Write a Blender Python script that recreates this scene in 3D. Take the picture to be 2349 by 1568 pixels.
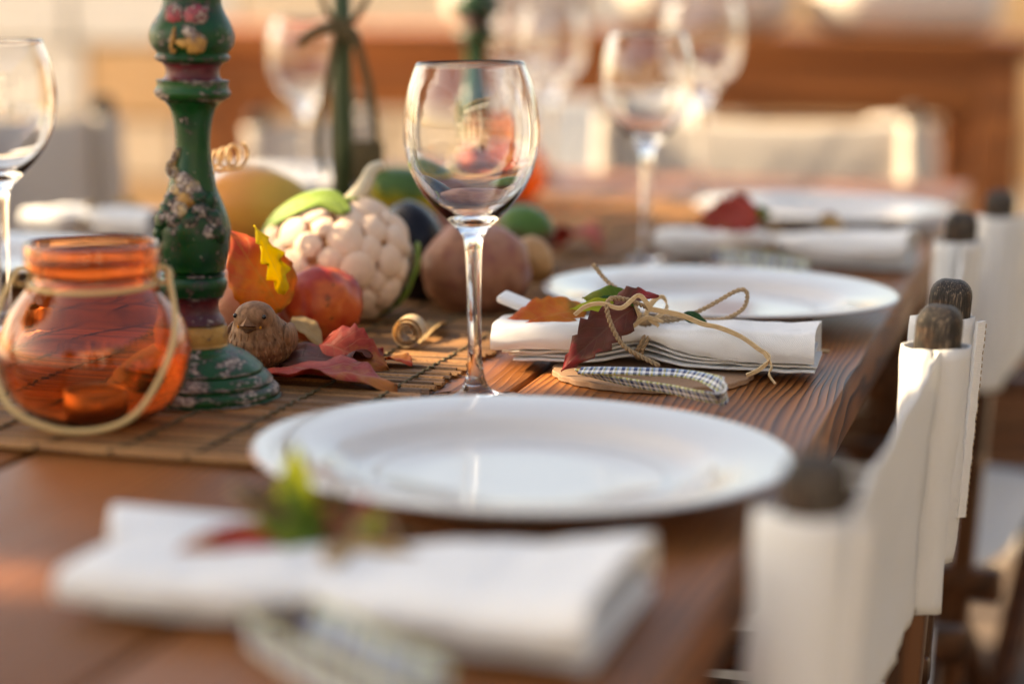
import bpy, bmesh, math, random
from mathutils import Vector, Matrix, noise
R = math.radians
rnd = random.Random(7)
scene = bpy.context.scene
for o in list(bpy.data.objects): bpy.data.objects.remove(o)
COL = scene.collection

# ------------------------------------------------------------------ camera
CAM_Z, PITCH, ROLL, LENS = 0.28, 9.467, 0.6, 76.28          # metres above the table top, degrees, degrees, mm
cam_d = bpy.data.cameras.new('camera'); cam = bpy.data.objects.new('camera', cam_d); COL.objects.link(cam)
cam_d.lens = LENS; cam_d.sensor_width = 36; cam_d.clip_start = 0.02; cam_d.clip_end = 500
cam.matrix_world = (Matrix.Translation((0, 0, CAM_Z)) @ Matrix.Rotation(R(90 - PITCH), 4, 'X') @ Matrix.Rotation(R(ROLL), 4, 'Z'))
cam_d.dof.use_dof = True; cam_d.dof.focus_distance = 1.525; cam_d.dof.aperture_fstop = 2.2; cam_d.dof.aperture_blades = 0
scene.camera = cam

# ------------------------------------------------------------------ sky, sun, exposure
SUN = Vector((-0.78, 0.17, 0.60)).normalized()               # towards the sun: from the left
SUN_EL = math.asin(SUN.z); SUN_AZ = math.atan2(SUN.x, SUN.y)
world = bpy.data.worlds.new('World'); scene.world = world; world.use_nodes = True
wn = world.node_tree; bg = wn.nodes['Background']
sky = wn.nodes.new('ShaderNodeTexSky'); sky.sky_type = 'NISHITA'; sky.sun_disc = False
sky.sun_elevation = SUN_EL; sky.sun_rotation = SUN_AZ; sky.air_density = 1.0; sky.dust_density = 2.5; sky.ozone_density = 1.0
wn.links.new(sky.outputs[0], bg.inputs[0]); bg.inputs[1].default_value = 0.09
sd = bpy.data.lights.new('sun', 'SUN'); sun = bpy.data.objects.new('sun', sd); COL.objects.link(sun)
sd.energy = 5.0; sd.angle = R(0.53); sd.color = (1.0, 0.86, 0.66)
sun.rotation_euler = SUN.to_track_quat('Z', 'Y').to_euler(); sun.location = SUN * 12
vs = scene.view_settings
vs.view_transform = 'Standard'; vs.look = 'None'; vs.gamma = 1; vs.use_curve_mapping = False; vs.exposure = 2.2
try:
    vs.use_white_balance = True; vs.white_balance_temperature = 8300; vs.white_balance_tint = 10
except Exception: pass
scene.render.engine = 'CYCLES'
cy = scene.cycles
cy.use_denoising = True; cy.max_bounces = 14; cy.transmission_bounces = 14; cy.glossy_bounces = 6; cy.transparent_max_bounces = 12
cy.sample_clamp_indirect = 4.0; cy.use_adaptive_sampling = True; cy.adaptive_threshold = 0.01

# ------------------------------------------------------------------ measuring: a spot of the photograph (2349 wide) to a place
F = LENS / 36 * 2349; CX, CY = 1174.5, 784.0
def ray(x, y):
    a, b = x - CX, y - CY; c, s = math.cos(R(ROLL)), math.sin(R(ROLL))
    xx, yy = (c * a + s * b) / F, (-s * a + c * b) / F
    c, s = math.cos(R(PITCH)), math.sin(R(PITCH))
    return Vector((xx, c - yy * s, -s - yy * c))
def at(x, y, z=0.0):
    d = ray(x, y); return Vector((0, 0, CAM_Z)) + d * ((z - CAM_Z) / d.z)
def atY(x, y, Y):
    d = ray(x, y); return Vector((0, 0, CAM_Z)) + d * (Y / d.y)
ALPHA = R(14.7); SA, CA = math.sin(ALPHA), math.cos(ALPHA)
U = Vector((SA, CA, 0)); V = Vector((CA, -SA, 0))            # along and across the table
ROT_T = R(90) - ALPHA
def tuv(u, v, z=0.0): return U * u + V * v + Vector((0, 0, z))

# ------------------------------------------------------------------ mesh helpers
def obj(name, verts, faces, mat=None, parent=None, smooth=True, uvs=None, sharp=None):
    me = bpy.data.meshes.new(name); me.from_pydata([tuple(v) for v in verts], [], faces); me.update()
    if smooth: me.polygons.foreach_set('use_smooth', [True] * len(me.polygons))
    if sharp is not None: me.set_sharp_from_angle(angle=R(sharp))
    if uvs is not None:
        l = me.uv_layers.new(name='UVMap')
        for lp in me.loops: l.data[lp.index].uv = uvs[lp.vertex_index]
    if mat: me.materials.append(mat)
    o = bpy.data.objects.new(name, me); COL.objects.link(o); o.parent = parent
    return o
def empty(name, loc=(0, 0, 0), rz=0.0, label=None, cat=None, group=None):
    o = bpy.data.objects.new(name, None); COL.objects.link(o); o.location = loc; o.rotation_euler = (0, 0, rz)
    o.empty_display_size = 0.05
    return tag(o, label, cat, group)
def tag(o, label=None, cat=None, group=None, kind=None):
    if label: o['label'] = label
    if cat: o['category'] = cat
    if group: o['group'] = group
    if kind: o['kind'] = kind
    return o
def copy_tree(o, parent=None):
    c = o.copy(); COL.objects.link(c); c.parent = parent
    for ch in list(o.children): copy_tree(ch, c)
    return c
def lathe(prof, seg=56, closed=False):
    v, f = [], []; n = len(prof)
    for i in range(seg):
        a = 2 * math.pi * i / seg
        for r, z in prof: v.append((r * math.cos(a), r * math.sin(a), z))
    for i in range(seg):
        j = (i + 1) % seg
        for k in range(n if closed else n - 1):
            k2 = (k + 1) % n
            f.append((i * n + k, j * n + k, j * n + k2, i * n + k2))
    return v, f
def crom(pts, n=8):
    pts = [Vector(p) for p in pts]; P = [pts[0] * 2 - pts[1]] + pts + [pts[-1] * 2 - pts[-2]]; out = []
    for i in range(1, len(P) - 2):
        a, b, c, d = P[i - 1], P[i], P[i + 1], P[i + 2]
        for k in range(n):
            t = k / n
            out.append(0.5 * ((2 * b) + (c - a) * t + (2 * a - 5 * b + 4 * c - d) * t * t + (3 * b - a - 3 * c + d) * t ** 3))
    out.append(pts[-1]); return out
def frames(pts):
    T = []
    for i in range(len(pts)):
        T.append((pts[min(i + 1, len(pts) - 1)] - pts[max(i - 1, 0)]).normalized())
    n = T[0].orthogonal().normalized(); N = []
    for t in T:
        n = (n - t * n.dot(t)); n = n.normalized() if n.length > 1e-6 else t.orthogonal().normalized(); N.append(n.copy())
    return T, N
def tube(pts, rad, seg=8, v=None, f=None):
    v = [] if v is None else v; f = [] if f is None else f
    pts = [Vector(p) for p in pts]; T, N = frames(pts); b0 = len(v); m = len(pts)
    for i, p in enumerate(pts):
        B = T[i].cross(N[i]); r = rad(i / (m - 1)) if callable(rad) else rad
        for k in range(seg):
            a = 2 * math.pi * k / seg; v.append(p + N[i] * (r * math.cos(a)) + B * (r * math.sin(a)))
    for i in range(m - 1):
        for k in range(seg):
            k2 = (k + 1) % seg; f.append((b0 + i * seg + k, b0 + i * seg + k2, b0 + (i + 1) * seg + k2, b0 + (i + 1) * seg + k))
    f.append(tuple(b0 + k for k in reversed(range(seg)))); f.append(tuple(b0 + (m - 1) * seg + k for k in range(seg)))
    return v, f
def twine(pts, r=0.0015, pitch=0.007, n=10, v=None, f=None):
    c = crom(pts, n); T, N = frames(c); v = [] if v is None else v; f = [] if f is None else f
    L = [0.0]
    for i in range(1, len(c)): L.append(L[-1] + (c[i] - c[i - 1]).length)
    m = max(8, int(L[-1] / pitch * 8)); 
    for ph in (0, math.pi):
        q = []; j = 0
        for k in range(m + 1):
            s = L[-1] * k / m
            while j < len(L) - 2 and L[j + 1] < s: j += 1
            t = (s - L[j]) / max(1e-9, L[j + 1] - L[j]); p = c[j].lerp(c[j + 1], t); n0 = N[j].lerp(N[j + 1], t).normalized(); b0 = T[j].cross(n0)
            a = ph + 2 * math.pi * s / pitch; q.append(p + (n0 * math.cos(a) + b0 * math.sin(a)) * r * 0.55)
        tube(q, r * 0.62, 6, v, f)
    return v, f
def band(pts, width, ups, v=None, f=None, uv=None, thick=0.0004):
    """a flat strip along pts; ups = the width direction (one vector or one each)"""
    v = [] if v is None else v; f = [] if f is None else f; uv = [] if uv is None else uv
    b0 = len(v); m = len(pts); L = 0
    for i, p in enumerate(pts):
        if i: L += (pts[i] - pts[i - 1]).length
        u = ups[i] if isinstance(ups, list) else ups
        t = (pts[min(i + 1, m - 1)] - pts[max(i - 1, 0)]).normalized(); u = (u - t * u.dot(t)).normalized(); nn = t.cross(u) * thick
        w = width(i / (m - 1)) if callable(width) else width
        for s, q in ((-1, 1), (1, 1), (1, -1), (-1, -1)):
            v.append(p + u * (s * w / 2) + nn * q); uv.append((L, s * w / 2))
    for i in range(m - 1):
        for k in range(4):
            k2 = (k + 1) % 4; f.append((b0 + i * 4 + k, b0 + i * 4 + k2, b0 + i * 4 + 4 + k2, b0 + i * 4 + 4 + k))
    f.append((b0 + 3, b0 + 2, b0 + 1, b0)); e = b0 + (m - 1) * 4; f.append((e, e + 1, e + 2, e + 3))
    return v, f, uv
def box(sx, sy, sz, bev=0.0, c=(0, 0, 0), segs=2):
    bm = bmesh.new(); bmesh.ops.create_cube(bm, size=1)
    for p in bm.verts: p.co = Vector((p.co.x * sx, p.co.y * sy, p.co.z * sz))
    if bev: bmesh.ops.bevel(bm, geom=list(bm.edges), offset=bev, segments=segs, profile=0.5, affect='EDGES')
    for p in bm.verts: p.co += Vector(c)
    bm.verts.index_update(); v = [p.co.copy() for p in bm.verts]; f = [tuple(q.index for q in g.verts) for g in bm.faces]; bm.free()
    return v, f
def boxo(name, sx, sy, sz, c, mat, parent, bev=0.004, rot=None):
    v, f = box(sx, sy, sz, bev); M = Matrix.Translation(c)
    if rot: M = M @ rot
    o = obj(name, [M @ p for p in v], f, mat, parent, True, sharp=40); return o
def beam(name, a, b, w, h, mat, parent, bev=0.003, up=(0, 0, 1)):
    """a squared bar from a to b"""
    a, b = Vector(a), Vector(b); d = b - a; L = d.length; x = d.normalized(); y = Vector(up).cross(x)
    if y.length < 1e-4: y = Vector((0, 1, 0)).cross(x)
    y.normalize(); z = x.cross(y); M = Matrix((x, y, z)).transposed().to_4x4(); M.translation = (a + b) / 2
    v, f = box(L, w, h, bev); return obj(name, [M @ p for p in v], f, mat, parent, True, sharp=40)
def blob(rx, ry, rz, fn=None, sub=4):
    bm = bmesh.new(); bmesh.ops.create_icosphere(bm, subdivisions=sub, radius=1)
    for p in bm.verts:
        n = p.co.normalized(); k = fn(n) if fn else 1.0
        if isinstance(k, Vector): p.co = k
        else: p.co = Vector((n.x * rx, n.y * ry, n.z * rz)) * k
    bm.verts.index_update(); v = [p.co.copy() for p in bm.verts]; f = [tuple(q.index for q in g.verts) for g in bm.faces]; bm.free()
    return v, f
def join(*parts):
    v, f = [], []
    for pv, pf in parts:
        b = len(v); v += list(pv); f += [tuple(i + b for i in g) for g in pf]
    return v, f
def xf(vf, M): return [M @ Vector(p) for p in vf[0]], vf[1]
def leaf_mesh(base, tip, width, up, curl=0.08, fold=0.25, serr=7, droop=0.0, n=22, m=5, tooth=0.13, petiole=0.2, twist=0.0, ov=0.42):
    base, tip, up = Vector(base), Vector(tip), Vector(up); ax = tip - base; L = ax.length; t0 = ax.normalized()
    side = t0.cross(up).normalized(); nn = side.cross(t0); v, f, uv = [], [], []
    for i in range(n + 1):
        t = i / n
        w = (math.sin(math.pi * t ** (0.5 / ov * 0.62)) ** 0.8) * (1 - 0.25 * t)
        saw = (t * serr) % 1.0
        for j in range(-m, m + 1):
            s = j / m; ww = w * (1 - tooth * (saw if abs(s) > 0.7 else saw * 0.3) * 1.6)
            tw = twist * t
            x = s * ww * width / 2
            z = curl * L * math.sin(math.pi * t) + fold * abs(x) - droop * L * t * t + 0.035 * width * math.sin(9 * t + 3 * s) + 0.025 * width * math.sin(23 * t - 5 * s) * abs(s)
            q = base + ax * t + t0 * (abs(s) * -0.06 * L * (1 - t) * 0 ) + side * (x * math.cos(tw)) + nn * (z + x * math.sin(tw))
            v.append(q); uv.append((s, t))
    k = 2 * m + 1
    for i in range(n):
        for j in range(k - 1):
            f.append((i * k + j, i * k + j + 1, (i + 1) * k + j + 1, (i + 1) * k + j))
    return v, f, uv
def leaf(name, parent, base, tip, width, mat, up=(0, 0, 1), petiole=0.012, **kw):
    v, f, uv = leaf_mesh(base, tip, width, up, **kw)
    o = obj(name, v, f, mat, parent, True, uvs=uv)
    s = o.modifiers.new('thickness', 'SOLIDIFY'); s.thickness = 0.0004
    return o

# ------------------------------------------------------------------ materials
class Mat:
    def __init__(s, name, rough=0.5, **kw):
        s.m = bpy.data.materials.new(name); s.m.use_nodes = True; s.t = s.m.node_tree
        s.b = s.t.nodes['Principled BSDF']; s.b.inputs['Roughness'].default_value = rough
        if rough > 0.21: s.b.inputs['Specular IOR Level'].default_value = 0.22      # matt things reflect little of the bright sky
        for k, v in kw.items(): s.b.inputs[k.replace('_', ' ')].default_value = v
    def n(s, typ, **kw):
        o = s.t.nodes.new('ShaderNode' + typ)
        for k, v in kw.items():
            if k[0] == '_': setattr(o, k[1:], v)
            else:
                key = int(k[1:]) if k[0] == 'i' and k[1:].isdigit() else k.replace('_', ' ')
                if isinstance(v, bpy.types.NodeSocket): s.t.links.new(v, o.inputs[key])
                else: o.inputs[key].default_value = v
        return o
    def l(s, a, b): s.t.links.new(a, b)
    def obj(s): return s.n('TexCoord').outputs['Object']
    def map(s, vec, scale=(1, 1, 1), loc=(0, 0, 0), rot=(0, 0, 0)):
        return s.n('Mapping', Vector=vec, Scale=scale, Location=loc, Rotation=rot).outputs[0]
    def noise(s, vec, scale, detail=4, rough=0.55, dist=0.0, out=0):
        return s.n('TexNoise', Vector=vec, Scale=scale, Detail=detail, Roughness=rough, Distortion=dist).outputs[out]
    def ramp(s, fac, stops, interp='LINEAR'):
        r = s.n('ValToRGB', Fac=fac); r.color_ramp.interpolation = interp; e = r.color_ramp.elements
        while len(e) < len(stops): e.new(0.5)
        for q, (p, c) in zip(e, stops): q.position = p; q.color = (*c, 1) if len(c) == 3 else c
        return r.outputs[0]
    def mix(s, fac, a, b, typ='MIX'):
        o = s.t.nodes.new('ShaderNodeMix'); o.data_type = 'RGBA'; o.blend_type = typ
        for key, v in ((0, fac), (6, a), (7, b)):
            if isinstance(v, bpy.types.NodeSocket): s.t.links.new(v, o.inputs[key])
            else: o.inputs[key].default_value = v if key == 0 else (*v, 1)
        return o.outputs[2]
    def math(s, op, a, b=0.0, c=None, clamp=False):
        o = s.t.nodes.new('ShaderNodeMath'); o.operation = op; o.use_clamp = clamp
        for k, v in enumerate((a, b) if c is None else (a, b, c)):
            if isinstance(v, bpy.types.NodeSocket): s.t.links.new(v, o.inputs[k])
            else: o.inputs[k].default_value = v
        return o.outputs[0]
    def col(s, c):
        if isinstance(c, bpy.types.NodeSocket): s.l(c, s.b.inputs['Base Color'])
        else: s.b.inputs['Base Color'].default_value = (*c, 1)
        return s
    def bump(s, h, strength=0.3, dist=0.001, into=None):
        o = s.n('Bump', Height=h, Strength=strength, Distance=dist); s.l(o.outputs[0], (into or s.b).inputs['Normal']); return s
    def rnd(s): return s.n('ObjectInfo').outputs['Random']
M = {}
def mk(name, rough=0.5, **kw): q = Mat(name, rough, **kw); M[name] = q.m; return q

def wood(name, light, dark, axis='X', ring=90, rough=0.45, bump=0.35, stretch=0.06, contrast=(0.25, 0.75), vary=True, gloss=0.0):
    q = mk(name, rough); c = q.obj()
    sc = {'X': (stretch, 1, 1), 'Y': (1, stretch, 1), 'Z': (1, 1, stretch)}[axis]
    if vary:
        r = q.rnd(); off = q.n('CombineXYZ', X=q.math('MULTIPLY', r, 7.3), Y=q.math('MULTIPLY', r, 3.1), Z=q.math('MULTIPLY', r, 5.7)).outputs[0]
        c = q.n('VectorMath', _operation='ADD', i0=c, i1=off).outputs[0]
    vv = q.map(c, sc)
    big = q.noise(vv, 7, 2, 0.5)
    rings = q.n('TexWave', _wave_type='BANDS', _bands_direction='DIAGONAL', Vector=vv, Scale=ring * 0.11, Distortion=9, Detail=2, Detail_Scale=1.2, Detail_Roughness=0.55).outputs[1]
    fine = q.noise(q.map(c, {'X': (0.02, 1, 1), 'Y': (1, 0.02, 1), 'Z': (1, 1, 0.02)}[axis]), 420, 3, 0.6)
    g = q.math('ADD', q.math('MULTIPLY', rings, 0.72), q.math('MULTIPLY', fine, 0.34))
    cc = q.ramp(g, [(contrast[0], dark), (contrast[1], light)])
    cc = q.mix(q.math('MULTIPLY', big, 0.55), cc, tuple(x * 0.62 for x in light), 'MIX')
    q.col(cc); q.bump(g, bump, 0.0012)
    q.l(q.math('ADD', q.math('MULTIPLY', fine, -0.25), rough + 0.12), q.b.inputs['Roughness'])
    return q
q = mk('oiled_table_wood', 0.3); c = q.obj(); r = q.rnd()
off = q.n('CombineXYZ', X=q.math('MULTIPLY', r, 17.3), Y=0.0, Z=q.math('MULTIPLY', r, 5.7)).outputs[0]; c2 = q.n('VectorMath', _operation='ADD', i0=c, i1=off).outputs[0]
warp = q.noise(q.map(c2, (0.9, 5.0, 5.0)), 1.6, 3, 0.5); warp2 = q.noise(q.map(c2, (0.25, 1, 1)), 14, 2, 0.5)
yy = q.n('SeparateXYZ', Vector=c).outputs[1]; zz_ = q.n('SeparateXYZ', Vector=c).outputs[2]
yq = q.math('ADD', q.math('ADD', yy, q.math('MULTIPLY', warp, 0.075)), q.math('ADD', q.math('MULTIPLY', warp2, 0.012), q.math('MULTIPLY', zz_, 0.35)))
saw = q.math('FRACT', q.math('DIVIDE', yq, 0.0060))
ringc = q.ramp(saw, [(0.0, (0.38, 0.145, 0.043)), (0.35, (0.31, 0.108, 0.030)), (0.72, (0.12, 0.037, 0.011)), (0.9, (0.020, 0.007, 0.004)), (1.0, (0.21, 0.075, 0.024))])
fine = q.noise(q.map(c2, (0.016, 1, 1)), 650, 3, 0.65); big = q.noise(q.map(c2, (0.4, 1, 1)), 7, 3, 0.55)
cc = q.mix(q.ramp(big, [(0.34, (0, 0, 0)), (0.66, (0.75, 0.75, 0.75))]), ringc, (0.25, 0.085, 0.025)); cc = q.mix(0.5, cc, q.ramp(fine, [(0.3, (0.45, 0.45, 0.45)), (0.65, (1, 1, 1))]), 'MULTIPLY')
kn = q.n('TexVoronoi', Vector=q.map(c2, (0.55, 1.3, 0.2)), Scale=3.2, Randomness=1.0).outputs[0]; kn = q.ramp(kn, [(0.035, (1, 1, 1)), (0.11, (0, 0, 0))]); cc = q.mix(q.math('MULTIPLY', kn, 0.55), cc, (0.07, 0.020, 0.009))
q.col(cc); q.bump(q.math('ADD', q.math('MULTIPLY', q.ramp(saw, [(0, (0, 0, 0)), (0.9, (1, 1, 1)), (1, (0, 0, 0))]), 0.7), q.math('MULTIPLY', fine, 0.5)), 0.45, 0.0012)
q.l(q.math('ADD', q.math('MULTIPLY', fine, 0.25), 0.27), q.b.inputs['Roughness']); q.b.inputs['Specular IOR Level'].default_value = 0.2
wood('frame_wood', (0.10, 0.036, 0.013), (0.025, 0.009, 0.004), 'X', ring=160, rough=0.42)
wood('frame_wood_upright', (0.13, 0.048, 0.017), (0.03, 0.011, 0.005), 'Z', ring=160, rough=0.42)
wood('grey_board', (0.13, 0.125, 0.12), (0.05, 0.048, 0.046), 'Z', ring=120, rough=0.7)
wood('far_table_wood', (0.33, 0.105, 0.028), (0.15, 0.045, 0.013), 'X', ring=60, rough=0.5)
# weathered post end: near-black with pale worn fibres and a brown patch
q = mk('weathered_post', 0.6); c = q.obj(); fib = q.noise(q.map(c, (1, 1, 0.09)), 900, 4, 0.6)
cc = q.ramp(fib, [(0.36, (0.018, 0.015, 0.012)), (0.56, (0.040, 0.032, 0.026)), (0.70, (0.24, 0.17, 0.12))])
wear = q.ramp(q.noise(c, 70, 3), [(0.5, (0, 0, 0)), (0.68, (1, 1, 1))]); cc = q.mix(q.math('MULTIPLY', wear, 0.35), cc, (0.14, 0.06, 0.025))
q.col(cc); q.bump(fib, 0.6, 0.001)
# bamboo reed
q = mk('bamboo_reed', 0.5); c = q.obj(); r = q.rnd()
off = q.n('CombineXYZ', X=q.math('MULTIPLY', r, 9.0), Y=r, Z=0.0).outputs[0]; c = q.n('VectorMath', _operation='ADD', i0=c, i1=off).outputs[0]
fib = q.noise(q.map(c, (0.02, 1, 1)), 900, 3, 0.6); pat = q.noise(q.map(c, (0.25, 1, 1)), 22, 3)
cc = q.ramp(fib, [(0.3, (0.085, 0.036, 0.014)), (0.62, (0.36, 0.19, 0.075))]); cc = q.mix(q.ramp(pat, [(0.42, (0, 0, 0)), (0.7, (0.75, 0.75, 0.75))]), cc, (0.16, 0.07, 0.028))
cc = q.mix(1.0, cc, q.ramp(r, [(0.0, (0.30, 0.28, 0.26)), (0.5, (0.85, 0.81, 0.77)), (1.0, (1.4, 1.32, 1.2))]), 'MULTIPLY'); q.col(cc); q.bump(fib, 0.5, 0.0008)
# fabrics
def cloth(name, colr, rough=0.9, scale=1400, b=0.25, transl=0.12):
    q = mk(name, rough); c = q.obj(); w = q.noise(c, scale, 2, 0.7); big = q.noise(c, 30, 4)
    q.col(q.mix(q.math('MULTIPLY', w, 0.30), colr, tuple(x * 0.72 for x in colr))); wr = q.math('ADD', q.math('MULTIPLY', w, 0.6), q.math('ADD', q.math('MULTIPLY', big, 2.0), q.math('MULTIPLY', q.noise(q.map(c, (1, 1, 0.5)), 75, 4, 0.6, 1.2), 1.6)))
    sp_ = q.n('SeparateXYZ', Vector=c); per = 0.0016 if 'canvas' in name else 0.0013
    th = q.math('MULTIPLY', q.math('SINE', q.math('MULTIPLY', q.math('ADD', sp_.outputs[0], sp_.outputs[1]), 6.283 / per)), q.math('SINE', q.math('MULTIPLY', sp_.outputs[2], 6.283 / per)))
    wr = q.math('ADD', wr, q.math('MULTIPLY', th, 0.30))
    q.bump(wr, b, 0.0012); q.b.inputs['Sheen Weight'].default_value = 0.15
    if transl:
        tb = q.n('BsdfTranslucent', Color=(*colr, 1)); mx = q.n('MixShader', Fac=transl); q.l(q.b.outputs[0], mx.inputs[1]); q.l(tb.outputs[0], mx.inputs[2])
        q.l(mx.outputs[0], q.t.nodes['Material Output'].inputs[0])
    return q
cloth('white_linen', (0.88, 0.875, 0.86), b=0.55)
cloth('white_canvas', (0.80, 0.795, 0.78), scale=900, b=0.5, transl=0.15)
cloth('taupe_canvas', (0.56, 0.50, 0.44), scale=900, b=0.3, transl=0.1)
cloth('hem_canvas', (0.82, 0.81, 0.79), scale=700, b=0.6, transl=0.0)
q = mk('porcelain', 0.11); q.col((0.55, 0.515, 0.48)); q.b.inputs['IOR'].default_value = 1.5
q = mk('clear_glass', 0.0, Transmission_Weight=1.0, IOR=1.5); q.col((1, 1, 1))
q = mk('amber_glass', 0.0, Transmission_Weight=1.0, IOR=1.48); q.col((0.965, 0.40, 0.17))
q = mk('wax', 0.5, Subsurface_Weight=0.4); q.col((0.45, 0.30, 0.15)); q.b.inputs['Subsurface Radius'].default_value = (0.01, 0.006, 0.003)
q = mk('tin', 0.45, Metallic=1.0); q.col((0.4, 0.38, 0.35))
q = mk('tan_wire', 0.35); q.col((0.60, 0.42, 0.19))
# worn paint
def paint(name, colr, colr2, wornness=0.5, rough=0.35, stretch=(1, 1, 1)):
    q = mk(name, rough); q.b.inputs['Specular IOR Level'].default_value = 0.28; c = q.obj(); big = q.noise(c, 60, 3); fine = q.noise(q.map(c, stretch), 105, 7, 0.72); sp = q.noise(c, 480, 2, 0.5)
    base = q.mix(q.ramp(big, [(0.4, (0, 0, 0)), (0.62, (1, 1, 1))]), colr, colr2)
    w = q.math('ADD', q.math('MULTIPLY', fine, 0.7), q.math('MULTIPLY', big, 0.35)); w = q.math('ADD', w, q.math('MULTIPLY', q.math('SUBTRACT', q.n('NewGeometry').outputs['Pointiness'], 0.5), 1.1))
    t = 0.675 - 0.17 * wornness
    edge = q.ramp(w, [(t - 0.035, (0, 0, 0)), (t - 0.012, (1, 1, 1))]); chalk = q.ramp(w, [(t, (0, 0, 0)), (t + 0.03, (1, 1, 1))])
    cc = q.mix(q.math('MULTIPLY', edge, 0.75), base, (0.05, 0.022, 0.03)); cc = q.mix(chalk, cc, q.ramp(sp, [(0.4, (0.13, 0.085, 0.08)), (0.62, (0.46, 0.39, 0.33))]))
    spk = q.ramp(sp, [(0.74, (0, 0, 0)), (0.76, (1, 1, 1))]); cc = q.mix(spk, cc, (0.6, 0.55, 0.46))
    q.col(cc); q.bump(q.math('SUBTRACT', sp, q.math('MULTIPLY', chalk, 1.2)), 0.5, 0.0008)
    q.l(q.math('ADD', q.math('MULTIPLY', chalk, 0.45), rough), q.b.inputs['Roughness']); return q
GREEN, GREEN2 = (0.002, 0.046, 0.009), (0.002, 0.034, 0.015)
paint('green_paint', GREEN, GREEN2, 0.42); paint('green_paint_clean', GREEN, GREEN2, 0.20, 0.25); paint('green_paint_worn', (0.006, 0.060, 0.012), GREEN, 0.56, stretch=(0.8, 0.8, 3.0))
paint('red_paint', (0.10, 0.013, 0.018), (0.06, 0.010, 0.016), 0.28); paint('gold_paint', (0.46, 0.26, 0.075), (0.30, 0.15, 0.04), 0.30, 0.3); paint('pink_paint', (0.34, 0.07, 0.09), (0.22, 0.03, 0.05), 0.66)
paint('cream_paint', (0.40, 0.26, 0.11), (0.50, 0.41, 0.27), 0.72)
# carved bird wood
q = mk('bird_wood', 0.55); c = q.obj(); n1 = q.noise(q.map(c, (1, 1, 0.5)), 260, 4); cc = q.ramp(n1, [(0.3, (0.10, 0.042, 0.018)), (0.7, (0.30, 0.15, 0.075))]); q.col(cc); q.bump(n1, 0.4, 0.0006)
q = mk('bird_groove', 0.7); q.col((0.085, 0.038, 0.018))
q = mk('black_gloss', 0.08); q.col((0.008, 0.008, 0.009))
q = mk('orange_dot', 0.5); q.col((0.55, 0.22, 0.02))
# leaves
def leafmat(name, stops, vein, transl=0.35, scale=70, bumpy=0.4, rough=0.45):
    q = mk(name, rough); tc = q.n('TexCoord'); uv = tc.outputs['UV']; sx = q.n('SeparateXYZ', Vector=uv); u, t = sx.outputs[0], sx.outputs[1]
    au = q.math('ABSOLUTE', u); nz = q.noise(tc.outputs['Object'], scale, 4)
    g = q.math('ADD', q.math('MULTIPLY', t, 0.45), q.math('MULTIPLY', nz, 0.75)); cc = q.ramp(g, stops)
    mid = q.ramp(au, [(0.0, (1, 1, 1)), (0.07, (0, 0, 0))])
    sv = q.math('FRACT', q.math('MULTIPLY', q.math('SUBTRACT', t, q.math('MULTIPLY', au, 0.28)), 7.0)); sv = q.math('ABSOLUTE', q.math('SUBTRACT', sv, 0.5))
    side = q.ramp(sv, [(0.0, (0.75, 0.75, 0.75)), (0.07, (0, 0, 0))]); vm = q.math('MAXIMUM', mid, side)
    cc = q.mix(q.math('MULTIPLY', vm, 0.55), cc, vein); q.col(cc); q.bump(q.math('SUBTRACT', q.math('MULTIPLY', nz, 0.4), vm), bumpy, 0.0008)
    tb = q.n('BsdfTranslucent'); q.l(q.mix(0.35, cc, (1, 0.6, 0.1), 'MULTIPLY'), tb.inputs[0]); mx = q.n('MixShader', Fac=transl)
    q.l(q.b.outputs[0], mx.inputs[1]); q.l(cc, tb.inputs[0]); q.l(tb.outputs[0], mx.inputs[2]); q.l(mx.outputs[0], q.t.nodes['Material Output'].inputs[0]); return q
leafmat('leaf_crimson', [(0.25, (0.36, 0.030, 0.026)), (0.45, (0.54, 0.085, 0.055)), (0.62, (0.36, 0.045, 0.035)), (0.8, (0.42, 0.15, 0.04))], (0.45, 0.17, 0.10))
leafmat('leaf_maroon', [(0.25, (0.075, 0.030, 0.018)), (0.5, (0.17, 0.045, 0.030)), (0.68, (0.12, 0.040, 0.025)), (0.85, (0.34, 0.03, 0.035))], (0.20, 0.10, 0.06))
leafmat('leaf_orange', [(0.25, (0.20, 0.15, 0.02)), (0.5, (0.60, 0.20, 0.03)), (0.8, (0.52, 0.06, 0.03))], (0.5, 0.25, 0.05))
leafmat('leaf_yellow', [(0.3, (0.80, 0.58, 0.02)), (0.7, (0.84, 0.66, 0.03))], (0.60, 0.50, 0.08), transl=0.5)
leafmat('leaf_green', [(0.3, (0.06, 0.15, 0.018)), (0.7, (0.13, 0.20, 0.02)), (0.9, (0.3, 0.24, 0.03))], (0.20, 0.28, 0.06))
leafmat('leaf_bright_green', [(0.3, (0.36, 0.42, 0.02)), (0.7, (0.46, 0.48, 0.03))], (0.4, 0.45, 0.08), transl=0.5)
leafmat('leaf_dark_green', [(0.3, (0.02, 0.075, 0.03)), (0.8, (0.03, 0.10, 0.03))], (0.08, 0.16, 0.06))
leafmat('leaf_tan', [(0.3, (0.42, 0.27, 0.12)), (0.8, (0.52, 0.36, 0.18))], (0.55, 0.42, 0.22), transl=0.45)
leafmat('cauliflower_leaf', [(0.3, (0.13, 0.24, 0.035)), (0.8, (0.26, 0.36, 0.07))], (0.42, 0.50, 0.20), transl=0.3, scale=40)
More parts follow.
